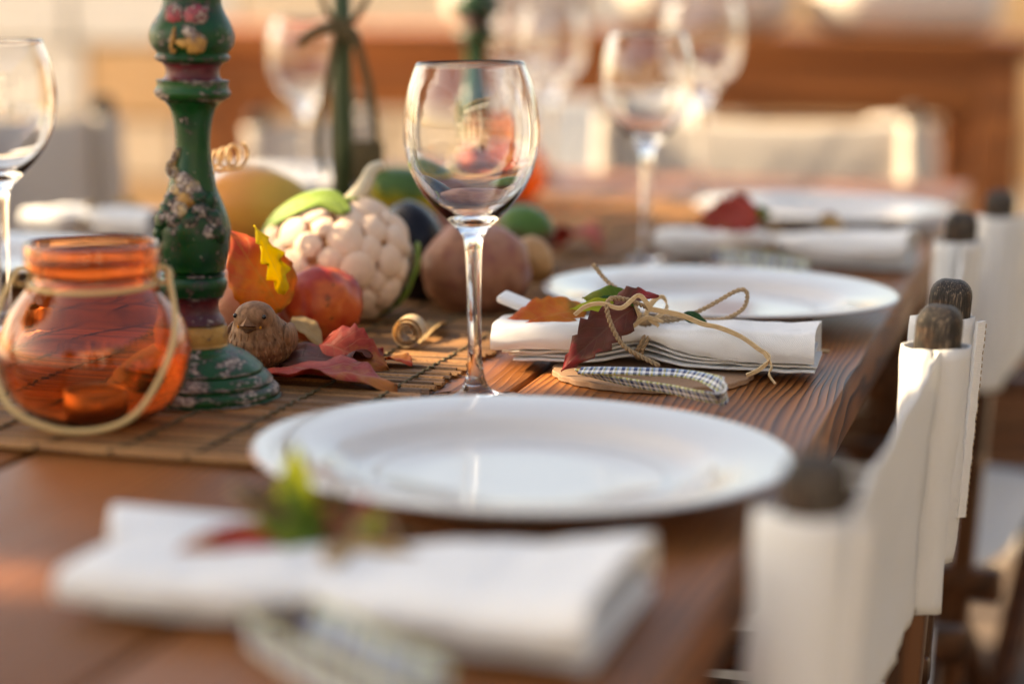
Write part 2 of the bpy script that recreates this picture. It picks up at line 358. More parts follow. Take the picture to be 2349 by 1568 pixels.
# cord, raffia, board, plaid
q = mk('jute', 0.85); c = q.obj(); n1 = q.noise(c, 1500, 3); q.col(q.ramp(n1, [(0.3, (0.24, 0.155, 0.085)), (0.7, (0.48, 0.35, 0.215))])); q.bump(n1, 0.6, 0.0006)
q = mk('raffia', 0.55); c = q.obj(); n1 = q.noise(q.map(c, (0.2, 1, 1)), 700, 3); q.col(q.ramp(n1, [(0.3, (0.56, 0.40, 0.22)), (0.7, (0.72, 0.56, 0.35))]))
q = mk('dark_cord', 0.8); n1 = q.noise(q.obj(), 200, 3); q.col(q.ramp(n1, [(0.3, (0.06, 0.045, 0.02)), (0.7, (0.12, 0.085, 0.04))]))
q = mk('fibre_board', 0.8); c = q.obj(); n1 = q.noise(c, 900, 4, 0.7); q.col(q.ramp(n1, [(0.3, (0.25, 0.145, 0.085)), (0.7, (0.36, 0.22, 0.135))])); q.bump(n1, 0.3, 0.0005)
WH, NV, OL, LB = (0.70, 0.70, 0.68), (0.020, 0.036, 0.115), (0.42, 0.39, 0.06), (0.22, 0.33, 0.50)
for nm, k in (('plaid_cotton', 1.0), ('plaid_cotton_wide', 2.6)):
    q = mk(nm, 0.8); uv = q.n('TexCoord').outputs['UV']; sx = q.n('SeparateXYZ', Vector=uv)
    def stripes(co, period, stops): return q.ramp(q.math('FRACT', q.math('DIVIDE', co, period)), stops, 'CONSTANT')
    a = stripes(sx.outputs[0], 0.0085 * k, [(0, NV), (0.30, WH), (0.45, OL), (0.60, LB), (0.76, WH)]); b = stripes(q.math('ADD', sx.outputs[1], 0.05), 0.008 * k, [(0, WH), (0.25, NV), (0.5, LB), (0.68, OL), (0.85, NV)])
    q.col(q.mix(0.5, a, b))
# produce
def skin(name, stops, scale=18, rough=0.4, spots=None, bump=0.15, bscale=120, axis=None, sss=0.08):
    q = mk(name, rough, Subsurface_Weight=sss); q.b.inputs['Subsurface Radius'].default_value = (0.006, 0.003, 0.0015); c = q.obj(); n1 = q.noise(c, scale, 4)
    if axis: n1 = q.math('ADD', q.math('MULTIPLY', n1, 0.5), q.math('ADD', q.math('MULTIPLY', q.n('SeparateXYZ', Vector=c).outputs[axis[0]], axis[1]), axis[2]))
    cc = q.ramp(n1, stops)
    if spots: cc = q.mix(q.ramp(q.noise(c, spots[0], 2), [(spots[1], (0, 0, 0)), (spots[1] + 0.03, (1, 1, 1))]), cc, spots[2])
    q.col(cc); q.bump(q.noise(c, bscale, 3), bump, 0.001); return q
skin('potato_skin', [(0.32, (0.17, 0.06, 0.034)), (0.5, (0.32, 0.14, 0.078)), (0.66, (0.23, 0.075, 0.055))], 30, 0.42, (260, 0.70, (0.12, 0.05, 0.03)))
skin('pink_potato_skin', [(0.3, (0.36, 0.13, 0.075)), (0.7, (0.46, 0.20, 0.12))], 26, 0.5, (300, 0.72, (0.20, 0.07, 0.04)))
skin('golden_potato_skin', [(0.3, (0.32, 0.16, 0.06)), (0.7, (0.42, 0.22, 0.09))], 30, 0.5, (300, 0.70, (0.16, 0.07, 0.03)))
skin('tomato_skin', [(0.32, (0.20, 0.012, 0.010)), (0.47, (0.30, 0.026, 0.014)), (0.62, (0.46, 0.10, 0.024)), (0.75, (0.30, 0.03, 0.012))], 22, 0.30, (190, 0.66, (0.14, 0.05, 0.015)), 0.2, 60)
skin('aubergine_skin', [(0.3, (0.004, 0.003, 0.005)), (0.7, (0.007, 0.004, 0.007))], 10, 0.26, None, 0.03)
skin('papaya_skin', [(0.30, (0.60, 0.24, 0.055)), (0.50, (0.56, 0.32, 0.06)), (0.66, (0.26, 0.25, 0.035)), (0.8, (0.10, 0.17, 0.03))], 16, 0.35, None, 0.1, 120, (0, 4.0, 0.13))
skin('gourd_skin', [(0.32, (0.50, 0.34, 0.03)), (0.50, (0.42, 0.33, 0.03)), (0.56, (0.06, 0.12, 0.025)), (0.8, (0.025, 0.065, 0.02))], 14, 0.35, None, 0.1, 120, (2, 7.0, 0.25))
skin('mango_skin', [(0.30, (0.075, 0.03, 0.03)), (0.52, (0.12, 0.045, 0.035)), (0.62, (0.05, 0.11, 0.02)), (0.8, (0.075, 0.15, 0.02))], 14, 0.35, None, 0.1, 120, (2, 9.0, 0.28))
skin('floret', [(0.3, (0.76, 0.50, 0.38)), (0.7, (0.80, 0.63, 0.46))], 30, 0.5, None, 0.5, 420, None, 0.08)
skin('floret_gap', [(0.3, (0.30, 0.12, 0.045)), (0.7, (0.40, 0.18, 0.075))], 40, 0.6)
skin('stalk_pale', [(0.3, (0.52, 0.44, 0.30)), (0.7, (0.62, 0.54, 0.40))], 60, 0.6)
q = mk('shaving_wood', 0.5); c = q.obj(); n1 = q.noise(q.map(c, (1, 1, 1)), 300, 3); q.col(q.ramp(n1, [(0.3, (0.56, 0.40, 0.22)), (0.7, (0.72, 0.56, 0.36))]))
tb = q.n('BsdfTranslucent', Color=(0.7, 0.5, 0.28, 1)); mx = q.n('MixShader', Fac=0.35); q.l(q.b.outputs[0], mx.inputs[1]); q.l(tb.outputs[0], mx.inputs[2]); q.l(mx.outputs[0], q.t.nodes['Material Output'].inputs[0])
q = mk('green_stake', 0.5); c = q.obj(); n1 = q.noise(q.map(c, (1, 1, 0.15)), 120, 4); q.col(q.ramp(n1, [(0.35, (0.022, 0.05, 0.022)), (0.7, (0.085, 0.10, 0.042))]))
# outdoors
q = mk('terrace_earth', 0.9); c = q.obj(); n1 = q.noise(c, 1.5, 6, 0.65); q.col(q.ramp(n1, [(0.3, (0.36, 0.31, 0.26)), (0.7, (0.46, 0.41, 0.35))])); q.bump(q.noise(c, 30, 5), 0.5, 0.02)
q = mk('paving_stone', 0.8); c = q.obj(); n1 = q.noise(c, 8, 6, 0.65); q.col(q.mix(q.math('MULTIPLY', q.rnd(), 0.6), q.ramp(n1, [(0.3, (0.055, 0.040, 0.030)), (0.7, (0.10, 0.075, 0.058))]), (0.085, 0.058, 0.045))); q.bump(q.noise(c, 60, 5), 0.5, 0.006)
def blockmat(name, a, b): 
    q = mk(name, 0.85); c = q.obj(); n1 = q.noise(c, 9, 6, 0.65); q.col(q.ramp(n1, [(0.3, a), (0.7, b)])); q.bump(q.noise(c, 40, 5), 0.6, 0.01)
blockmat('tan_stone', (0.60, 0.36, 0.17), (0.70, 0.46, 0.25)); blockmat('cream_stone', (0.74, 0.58, 0.40), (0.82, 0.68, 0.50)); blockmat('brown_stone', (0.38, 0.18, 0.085), (0.46, 0.25, 0.13)); blockmat('rust_stone', (0.40, 0.16, 0.07), (0.50, 0.22, 0.10))
blockmat('pale_plaster', (0.74, 0.70, 0.62), (0.82, 0.79, 0.72)); blockmat('mortar', (0.40, 0.30, 0.2), (0.46, 0.36, 0.26))
q = mk('tree_leaf', 0.55); r = q.noise(q.obj(), 3, 2); cc = q.ramp(r, [(0.3, (0.04, 0.09, 0.018)), (0.7, (0.09, 0.13, 0.03))]); q.col(cc)
q = mk('bark', 0.9); n1 = q.noise(q.map(q.obj(), (1, 1, 0.2)), 40, 5); q.col(q.ramp(n1, [(0.3, (0.07, 0.05, 0.035)), (0.7, (0.16, 0.12, 0.085))])); q.bump(n1, 0.8, 0.02)

GZ = -0.76                                                    # ground level (the table top is zero)
# ================================================================== THE SETTING
g = obj('ground', [(-120, -120, GZ - 0.03), (120, -120, GZ - 0.03), (120, 120, GZ - 0.03), (-120, 120, GZ - 0.03)], [(0, 1, 2, 3)], M['terrace_earth']); tag(g, kind='structure')
terrace = empty('terrace'); tag(terrace, kind='structure')
sl = []
for i in range(4):
    v, f = box(0.592, 0.592, 0.05, 0.006); v = [Vector((p.x + (0.006 * noise.noise(p * 5 + Vector((i, 0, 0)))), p.y, p.z)) for p in v]
    me = bpy.data.meshes.new('slab'); me.from_pydata([tuple(p) for p in v], [], f); me.materials.append(M['paving_stone']); sl.append(me)
for i in range(-6, 9):
    for j in range(-1, 7):
        o = bpy.data.objects.new('slab', sl[(i * 3 + j * 5) % 4]); COL.objects.link(o); o.parent = terrace
        o.location = (i * 0.605 + (0.3 if j % 2 else 0), j * 0.605, GZ - 0.025 + rnd.uniform(-0.003, 0.003)); o.rotation_euler = (0, 0, R(90) * rnd.randrange(4))

# stone garden wall behind, each block a stone of its own
wall = empty('garden_wall', (-0.4, 0.0, 0), R(1.5), 'rough tan and cream stone block wall far behind the table', 'wall')
wy = 6.6; bm = []
for k in range(3):
    v, f = box(1, 1, 1, 0.03, segs=2); v = [p + 0.03 * noise.noise_vector(p * 2.1 + Vector((k * 9, 0, 0))) for p in v]
    for mname in ('tan_stone', 'cream_stone', 'brown_stone', 'rust_stone', 'pale_plaster'):
        me = bpy.data.meshes.new('stone'); me.from_pydata([tuple(p) for p in v], [], f); me.materials.append(M[mname]); bm.append((mname, me))
boxo('wall_core', 7.0, 0.30, 1.02, (-0.2, wy + 0.24, GZ + 0.50), M['mortar'], wall, 0.01)
z = GZ
row = 0
for h in (0.24, 0.20, 0.18, 0.22, 0.20):
    x = -3.6 - 0.2 * (row % 2)
    while x < 3.2:
        w = rnd.uniform(0.28, 0.52)
        pick = rnd.choices(('tan_stone', 'cream_stone', 'brown_stone', 'rust_stone', 'pale_plaster'), (4, 5, 1.5, 0.6, 2))[0] if x < 0.1 else rnd.choices(('tan_stone', 'cream_stone', 'pale_plaster'), (4, 3, 1))[0]
        me = rnd.choice([b for b in bm if b[0] == pick])[1]
        o = bpy.data.objects.new('stone', me); COL.objects.link(o); o.parent = wall
        o.location = (x + w / 2, wy + rnd.uniform(-0.015, 0.015), z + h / 2); o.scale = (w * 0.96, 0.26, h * 0.94); x += w
    z += h; row += 1

# trees: an added, unseen tree that shades the table from the left and trees the glasses mirror
def tree(name, loc, h, cr, leaves, lsize, label, beams=(), cz=None, seed=1, squash=0.85):
    t = empty(name, loc, 0, label, 'tree', 'garden trees'); rr = random.Random(seed); cz = cz or h - cr * 0.9
    limbs = [[(0, 0, 0), (0.06, 0.02, cz * 0.35), (-0.04, 0.05, cz * 0.7), (0.03, 0, cz)]]
    v, f = [], []
    tube(crom(limbs[0], 5), lambda s: 0.13 * (1 - 0.65 * s) * h / 4, 9, v, f)
    obj('trunk', v, f, M['bark'], t)
    for k in range(11):
        a = k * 2.4; e = Vector((math.cos(a) * cr * 0.75, math.sin(a) * cr * 0.75, cz + cr * rr.uniform(-0.25, 0.5))); s0 = Vector((0, 0, cz * rr.uniform(0.55, 0.95)))
        Pm = crom([s0, s0.lerp(e, 0.5) + Vector((0, 0, 0.12 * cr)), e], 5)
        if any(((Vector(loc) + p - tg) - SUN * (Vector(loc) + p - tg).dot(SUN)).length < rad + 0.06 for tg, rad in beams for p in Pm): continue
        v, f = tube(crom([s0, s0.lerp(e, 0.5) + Vector((0, 0, 0.12 * cr)), e], 5), lambda s: 0.045 * (1 - 0.8 * s) * h / 4, 6)
        obj('limb', v, f, M['bark'], t)
    v, f = [], []; L0 = Vector(loc); clumps = [Vector((rr.gauss(0, 1), rr.gauss(0, 1), rr.gauss(0, 1))).normalized() * cr * rr.uniform(0.25, 0.85) for _ in range(60)]
    for _ in range(leaves):
        c = rr.choice(clumps); p = Vector((c.x, c.y, c.z * squash + cz)) + Vector((rr.gauss(0, 1), rr.gauss(0, 1), rr.gauss(0, 1))) * cr * 0.16
        wp = L0 + p; skip = False
        for tg, rad in beams:
            d = wp - tg; 
            pr_ = d - SUN * d.dot(SUN)
            if pr_.length < rad * (1.15 + 0.8 * noise.noise(pr_ * (1.6 / rad) + tg * 7)): skip = True; break
        if skip: continue
        ax = Vector((rr.gauss(0, 1), rr.gauss(0, 1), rr.gauss(0, 0.7))).normalized(); sd_ = ax.orthogonal().normalized(); nn = ax.cross(sd_); a = rr.uniform(0, 6.28)
        sd_ = sd_ * math.cos(a) + nn * math.sin(a); L = lsize * rr.uniform(0.7, 1.3); w = L * 0.34; b = len(v)
        v += [p - ax * L / 2, p + sd_ * w, p + ax * L / 2, p - sd_ * w]; f.append((b, b + 1, b + 2, b + 3))
    o = obj('crown', v, f, M['tree_leaf'], t, False); tag(o, kind='stuff')
    return t
BEAMS = [(atY(668, 525, 1.72), 0.062), (atY(700, 560, 1.70), 0.045), (atY(735, 605, 1.66), 0.026), (at(1165, 882), 0.042), (at(1250, 872), 0.036), (at(1050, 825), 0.040), (at(1000, 815), 0.03),
         (at(-40, 1330), 0.05), (atY(685, 1120, 1.0), 0.05), (atY(360, 100, 1.45), 0.06), (atY(2110, 850, 1.40), 0.055), (atY(352, 500, 1.45), 0.035), (atY(622, 590, 1.592), 0.045), (atY(910, 765, 1.66), 0.035), (at(1350, 480), 0.16), (atY(60, 480, 2.4), 0.1), (at(690, 800, 0.01), 0.03), (atY(1150, 770, 1.55), 0.035)]  # spots picked for sun; crown leaves on the rays to them are left out
c0 = Vector((-0.08, 1.35, 0.05)) + SUN * 5.2
tree('added_shade_tree', (c0.x, c0.y, GZ), 5.2, 1.8, 21000, 0.12, 'leafy tree added outside the view to shade the table, crown opened for sun flecks', BEAMS, c0.z - GZ, 3)  # unseen tree added for its shade, gaps cut to aim the sun flecks
for i, (x, y, hh, lab) in enumerate([(-3.5, -7.5, 4.2, 'round green tree behind the camera, mirrored left in the wine glass'), (1.2, -9.5, 3.6, 'low green tree behind the camera, mirrored in the middle of the wine glass'), (5.0, -8.0, 4.6, 'tall green tree behind the camera, mirrored right in the wine glass')]):
    tree('garden_tree', (x, y, GZ), hh, hh * 0.36, 2600, 0.28, lab, (), None, 20 + i)

hg = empty('added_dark_screen', (2.3, 0.2, GZ), R(4), 'upright grey board screen added outside the view to darken the right side', 'light blocker')  # unseen boards added to cut the low sky light from the right
for k in range(28): boxo('board', 0.025, 0.215, 2.3 + 0.02 * math.sin(k * 5.1), (0.004 * math.sin(k * 3.3), -3.1 + 0.23 * k, 1.2), M['grey_board'], hg, 0.004)
for z_ in (0.4, 1.95): boxo('rail', 0.05, 6.4, 0.09, (0.045, 0, z_), M['grey_board'], hg, 0.005)
hs = empty('white_house', (0.8, -5.4, GZ), R(32), 'white rendered veranda house behind the camera, mirrored in the glasses', 'house')
boxo('wall', 7.0, 0.25, 3.1, (0, -2.0, 1.55), M['pale_plaster'], hs, 0.01)
boxo('lintel', 7.0, 0.3, 0.35, (0, 0.0, 2.75), M['pale_plaster'], hs, 0.01); boxo('roof', 7.4, 2.6, 0.12, (0, -1.0, 3.16), M['tan_stone'], hs, 0.01)
for x in (-3.35, -1.2, 1.2, 3.35): boxo('pillar', 0.3, 0.28, 2.57, (x, 0.0, 1.285), M['pale_plaster'], hs, 0.02)
for x, w, h, z_ in ((-2.2, 1.0, 2.1, 1.06), (0.1, 1.5, 2.1, 1.06), (2.3, 1.1, 1.2, 1.5)):
    wf = boxo('window', w, 0.05, h, (x, -1.85, z_), M['frame_wood'], hs, 0.01); boxo('pane', w - 0.16, 0.02, h - 0.16, (x, -1.82, z_), M['black_gloss'], wf, 0.004)

# ================================================================== TABLE
TU0, TU1, TV1, PW = 0.50, 3.17, -0.152, 0.222
table = empty('dining_table', tuv((TU0 + TU1) / 2, TV1 - 2 * PW, GZ), ROT_T, 'long oiled red-brown plank dining table set for a meal', 'table')
TL = TU1 - TU0
for k in range(4):                                           # local x along the table, local y away from the chairs on the right
    yc = (k - 1.5) * PW
    v, f = box(TL, PW - 0.0045, 0.042, 0.004, segs=2); o = obj('plank', v, f, M['oiled_table_wood'], table, True, sharp=40); o.location = (0, yc, -GZ - 0.021)
for s in (-1, 1):
    boxo('apron', TL - 0.3, 0.03, 0.09, (0, s * (2 * PW - 0.10), -GZ - 0.088), M['frame_wood'], table)
    boxo('apron', 0.03, 4 * PW - 0.22, 0.09, (s * (TL / 2 - 0.16), 0, -GZ - 0.0885), M['frame_wood'], table)
    for s2 in (-1, 1):
        boxo('leg', 0.09, 0.09, -GZ - 0.044, (s * (TL / 2 - 0.10), s2 * (2 * PW - 0.09), (-GZ - 0.044) / 2), M['frame_wood_upright'], table, 0.006)

# ================================================================== RUNNER
MV1, MV0, MU0, MU1 = -0.424, -0.800, 1.142, 2.75
mat_ = empty('bamboo_runner', tuv(MU0, MV1, 0), ROT_T, 'woven brown bamboo reed runner lying along the middle of the table', 'runner')
SLH = 0.0042; slat = []
for k in range(8):
    rr = random.Random(k); L = MV1 - MV0; n = 14; v, f = [], []
    for i in range(n + 1):
        x = L * i / n; h = SLH * (1 + 0.10 * rr.uniform(-1, 1)); dy = 0.10 * noise.noise(Vector((x * 14, k * 3.1, 0))); 
        for a in range(8):
            an = math.pi * 2 * a / 8; v.append((math.cos(an) * 0.5 + dy, x, h * 0.5 * (1 + math.sin(an) * 0.95)))
    for i in range(n):
        for a in range(8): f.append((i * 8 + a, (i + 1) * 8 + a, (i + 1) * 8 + (a + 1) % 8, i * 8 + (a + 1) % 8))
    f.append(tuple(range(8))); f.append(tuple(n * 8 + a for a in reversed(range(8))))
    # local: x along the table (width 1, scaled), y across towards the far side
    me = bpy.data.meshes.new('slat'); me.from_pydata(v, [], f); me.polygons.foreach_set('use_smooth', [True] * len(me.polygons)); me.set_sharp_from_angle(angle=R(50)); me.materials.append(M['bamboo_reed']); slat.append(me)
u = 0.0; ns = 0
while u < MU1 - MU0 and ns < 300:
    w = rnd.uniform(0.0048, 0.0082) if u > 0.001 else 0.012
    o = bpy.data.objects.new('slat', slat[ns % 8]); COL.objects.link(o); o.parent = mat_
    o.location = (u + w / 2, rnd.uniform(-0.004, 0.004), 0.0006); o.scale = (w * 0.88, 1 + rnd.uniform(-0.01, 0.01), rnd.uniform(0.72, 1.15) if u > 0.001 else 1.5); o.rotation_euler = (0, 0, R(rnd.uniform(-0.25, 0.25)))
    u += w; ns += 1
for k in range(8):
    y = 0.022 + 0.048 * k; pts = []; n = int((MU1 - MU0) / 0.0045)
    for i in range(n): pts.append(Vector((-0.002 + i * 0.0045, y + 0.0012 * math.sin(i * 2.1), SLH + 0.0006 + 0.0007 * math.sin(i * math.pi * 0.72))))
    v, f = tube(pts, lambda s: 0.0011, 5); obj('thread', v, f, M['dark_cord'], mat_)

# ================================================================== TABLEWARE
ZM = SLH + 0.001
def plate(loc, label, tilt=0.0, group='white dinner plates'):
    prof = [(0, 0.0035), (0.060, 0.0035), (0.074, 0.0035), (0.0775, 0.0), (0.0815, 0.0), (0.084, 0.004), (0.094, 0.008), (0.108, 0.0145), (0.149, 0.0205), (0.1502, 0.0217), (0.1492, 0.0230), (0.147, 0.0232),
            (0.125, 0.0196), (0.110, 0.0172), (0.1065, 0.0160), (0.102, 0.0125), (0.095, 0.0085), (0.088, 0.0070), (0.080, 0.0066), (0.0785, 0.0071), (0.077, 0.0066), (0.05, 0.0064), (0, 0.0064)]
    t = empty('dinner_plate', loc, 0, label, 'plate', group)
    v, f = lathe(prof, 96); o = obj('plate_body', v, f, M['porcelain'], t, True, sharp=60); o.rotation_euler = (0, R(tilt), 0)
    return t
def flat(x, y, z=0.0): p = at(x, y, z); return Vector((p.x, p.y, 0))
p1 = plate((0.006, 1.1785, 0.002), 'white dinner plate nearest the camera, beside the blurred front napkin', 0.7)
p2 = plate((0.1744, 1.8146, 0.002), 'white dinner plate right behind the twine-tied napkin', 0.5)
p3 = plate(Vector((0.362, 2.53, 0.001)), 'far white dinner plate on the right beyond the red-leaf napkin', 0.3)
plate(Vector((-0.515, 2.02, 0.001)), 'white dinner plate at the left edge behind the orange jar', 0.0)
plate(Vector((-0.30, 2.86, 0.001)), 'white dinner plate on the far left side of the table behind the green candlestick', 0.0)

def wineglass(loc, label, s=1.0, lean=(0, 0)):
    o_ = [(0, 0.0), (0.034, 0.0), (0.0365, 0.0008), (0.0367, 0.0016), (0.034, 0.0024), (0.022, 0.0042), (0.013, 0.0072), (0.0085, 0.012), (0.0060, 0.020), (0.0049, 0.032), (0.0046, 0.055), (0.0049, 0.080), (0.0056, 0.100), (0.0064, 0.109),
          (0.0078, 0.1145), (0.0120, 0.1200), (0.0190, 0.1265), (0.0280, 0.1360), (0.0360, 0.1470), (0.0420, 0.1600), (0.0450, 0.1730), (0.0459, 0.1850), (0.0450, 0.1980), (0.0425, 0.2120), (0.0390, 0.2230), (0.0363, 0.2300)]
    i_ = [(0.0357, 0.2303), (0.0352, 0.2300), (0.0378, 0.2230), (0.0413, 0.2120), (0.0438, 0.1980), (0.0447, 0.1850), (0.0438, 0.1730), (0.0407, 0.1600), (0.0345, 0.1475), (0.0262, 0.1375), (0.0165, 0.1295), (0.008, 0.1255), (0, 0.1245)]
    t = empty('wine_glass', loc, 0, label, 'wine glass', 'clear stemmed wine glasses'); t.rotation_euler = (R(lean[0]), R(lean[1]), 0); t.scale = (s, s, s)
    def refine(p, n=3):
        q = crom([(a, 0, b) for a, b in p], n); return [(max(0, a.x), a.z) for a in q]
    v, f = lathe(refine(o_) + refine(i_), 72); obj('glass_body', v, f, M['clear_glass'], t)
    return t
wineglass(at(1091, 921), 'wine glass in sharp focus behind the nearest plate', 0.983, (0, -1.3))
wineglass(at(1481, 607), 'blurred wine glass standing behind the second plate', 1.0, (0, -0.6))
wineglass(at(1606, 462), 'most blurred wine glass, farthest along the right side', 1.12, (0, -0.5))
wineglass(at(14, 765), 'wine glass cut off by the left edge of the picture', 1.0, (0, -0.6))
wineglass(at(700, 462), 'blurred wine glass behind the green stake with the bow', 1.0)
wineglass(at(1262, 420), 'blurred wine glass right of the second green candlestick', 1.05)
wineglass(at(1195, 385), 'faint wine glass just beside the second green candlestick', 1.0)

# ---------------------------------------------------------------- candlesticks
def candlestick(loc, label, relief=True, rz=0.0):
    k = 33.9; y0 = 902
    def seg_(pts): return [(max(0, h) / k / 100, (y0 - y) / k / 100) for y, h in pts]
    t = empty('candlestick', loc, rz, label, 'candlestick', 'carved green candlesticks')
    def part(name, pts, mat, n=4, seg=64, mod=None):
        pr = seg_(pts); q = crom([(a, 0, b) for a, b in pr], n); v, f = lathe([(max(0, p.x), p.z) for p in q], seg)
        if mod: v = [Vector(p) * 1 for p in v]; v = [Vector((p.x * mod(p), p.y * mod(p), p.z)) for p in v]
        return obj(name, v, f, M[mat], t, True, sharp=55)
    rough = lambda p: 1 + 0.014 * noise.noise(Vector(p) * 150) + 0.012 * noise.noise(Vector(p) * 55)
    part('foot', [(902, 0), (902, 182), (898, 191), (890, 194), (880, 190), (874, 180), (870, 174), (866, 180), (856, 174), (848, 166), (843, 154), (839, 158), (826, 146), (812, 128), (803, 112), (798, 98), (790, 84), (788, 60), (788, 0)], 'green_paint_worn', 3, 72, rough)
    part('gold_band', [(790, 0), (790, 72), (784, 77), (764, 78), (748, 76), (741, 68), (738, 0)], 'gold_paint', 3, 56, rough)
    part('red_band', [(741, 0), (741, 66), (728, 68), (716, 60), (700, 57), (686, 60), (678, 64), (676, 0)], 'red_paint', 3, 56, rough)
    part('ring', [(678, 0), (678, 62), (668, 70), (655, 76), (642, 75), (633, 69), (626, 68), (622, 0)], 'green_paint', 3, 56, rough)
    part('stem', [(624, 0), (624, 62), (606, 72), (580, 78), (550, 82), (520, 83), (490, 76), (460, 63), (430, 53), (390, 45), (352, 40), (330, 39.5), (296, 42), (263, 49), (245, 61), (237, 70), (234, 0)], 'green_paint_clean', 4, 72, lambda p: 1 + (0.02 * noise.noise(Vector(p) * 120) + 0.03 * max(0, noise.noise(Vector(p) * 90))) * (1 if p[2] < 0.15 else 0.1))
    part('flange', [(238, 0), (238, 68), (230, 82), (222, 85), (214, 80), (205, 79), (198, 80), (196, 74), (195, 0)], 'green_paint_worn', 3, 64, rough)
    part('red_collar', [(198, 0), (198, 63), (190, 61), (178, 59), (166, 61), (157, 63), (155, 0)], 'red_paint', 3, 56)
    part('upper_bulb', [(158, 0), (158, 64), (152, 80), (145, 83), (138, 78), (132, 82), (120, 90), (105, 93), (88, 91), (70, 83), (50, 72), (30, 65), (15, 65), (0, 72), (-12, 78), (-20, 74), (-24, 60), (-24, 0)], 'green_paint', 3, 72, lambda p: 1 + 0.02 * noise.noise(Vector(p) * 110) + 0.03 * max(0, noise.noise(Vector(p) * 60)))
    part('cup', [(-22, 0), (-22, 55), (-40, 50), (-60, 60), (-80, 78), (-90, 80), (-92, 60), (-88, 40), (-88, 0)], 'green_paint', 3, 56, rough)
    if relief:
        def on(x, y, rr_, out=0.0):                              # a spot on the front of the turning, in picture pixels from its axis
            r_ = rr_ / k / 100; xx = x / k / 100; return Vector((xx, -math.sqrt(max(0, r_ * r_ - xx * xx)) - out, (y0 - y) / k / 100))
        def lump(name, x, y, rr_, sx, sy, mat, sz=0.0035, tilt=0.0):
            p = on(x, y, rr_, 0.0003); n_ = Vector((p.x, p.y, 0)).normalized()
            v, f = blob(sx / k / 100, sz, sy / k / 100, lambda n: 1 + 0.30 * noise.noise(n * 3.2 + p * 200) + 0.14 * noise.noise(n * 7 + p * 90), 3)
            ang = math.atan2(p.x, -p.y); mt = Matrix.Translation(p) @ Matrix.Rotation(ang, 4, 'Z') @ Matrix.Rotation(R(tilt), 4, 'Y')
            vv, ff = xf((v, f), mt); return obj(name, vv, ff, M[mat], t)
        lump('carved_rose', -28, 52, 74, 24, 22, 'pink_paint', 0.004); lump('carved_rose', 18, 55, 75, 26, 26, 'pink_paint', 0.004)
        lump('carved_pear', 20, 112, 90, 24, 24, 'gold_paint', 0.004); lump('carved_pear_neck', -6, 114, 92, 18, 9, 'gold_paint', 0.003, 10); lump('carved_leaf', 8, 92, 90, 18, 10, 'cream_paint', 0.003, 20)
        lump('carved_stalk', -30, 105, 92, 5, 26, 'gold_paint', 0.002, 12); lump('carved_stalk', -30, 130, 85, 8, 6, 'gold_paint', 0.002)
        lump('carved_stalk', -32, 368, 42, 5, 26, 'cream_paint', 0.004, 20); lump('carved_stalk', -42, 392, 45, 6, 24, 'cream_paint', 0.0045, 25); lump('carved_stalk', -30, 402, 48, 5, 18, 'cream_paint', 0.004, -15)
        for i, (x, y, sx, sy, m_) in enumerate([(-10, 420, 14, 22, 'cream_paint'), (8, 436, 15, 20, 'cream_paint'), (-26, 440, 16, 16, 'cream_paint'), (20, 452, 16, 18, 'green_paint'), (-8, 458, 18, 16, 'gold_paint'), (-42, 462, 16, 18, 'green_paint'), (-20, 482, 15, 22, 'cream_paint'), (-34, 500, 15, 16, 'green_paint'), (30, 480, 18, 16, 'green_paint'), (44, 460, 13, 18, 'green_paint'), (56, 500, 15, 22, 'green_paint'), (-62, 505, 16, 20, 'green_paint'), (-52, 480, 14, 16, 'green_paint'), (6, 500, 15, 14, 'green_paint'), (-70, 535, 11, 18, 'green_paint'), (66, 530, 11, 20, 'green_paint'), (48, 525, 14, 14, 'green_paint')]):
            rad = 53 + (y - 430) * 0.36 if y > 430 else 50
            lump('carved_fruit', x, y, min(rad, 82), sx * 1.25, sy * 1.2, m_, 0.0036, (i * 37) % 60 - 30)
    return t
c1 = candlestick(at(444, 902, ZM), 'worn green painted carved candlestick standing behind the orange jar', True, 0.0); c1.rotation_euler = (0, R(0.6), 0)
c2_ = candlestick(at(1090, 452, ZM), 'blurred second green candlestick seen behind the sharp wine glass', False, 0.4); c2_.scale = (1.12, 1.12, 1.03)

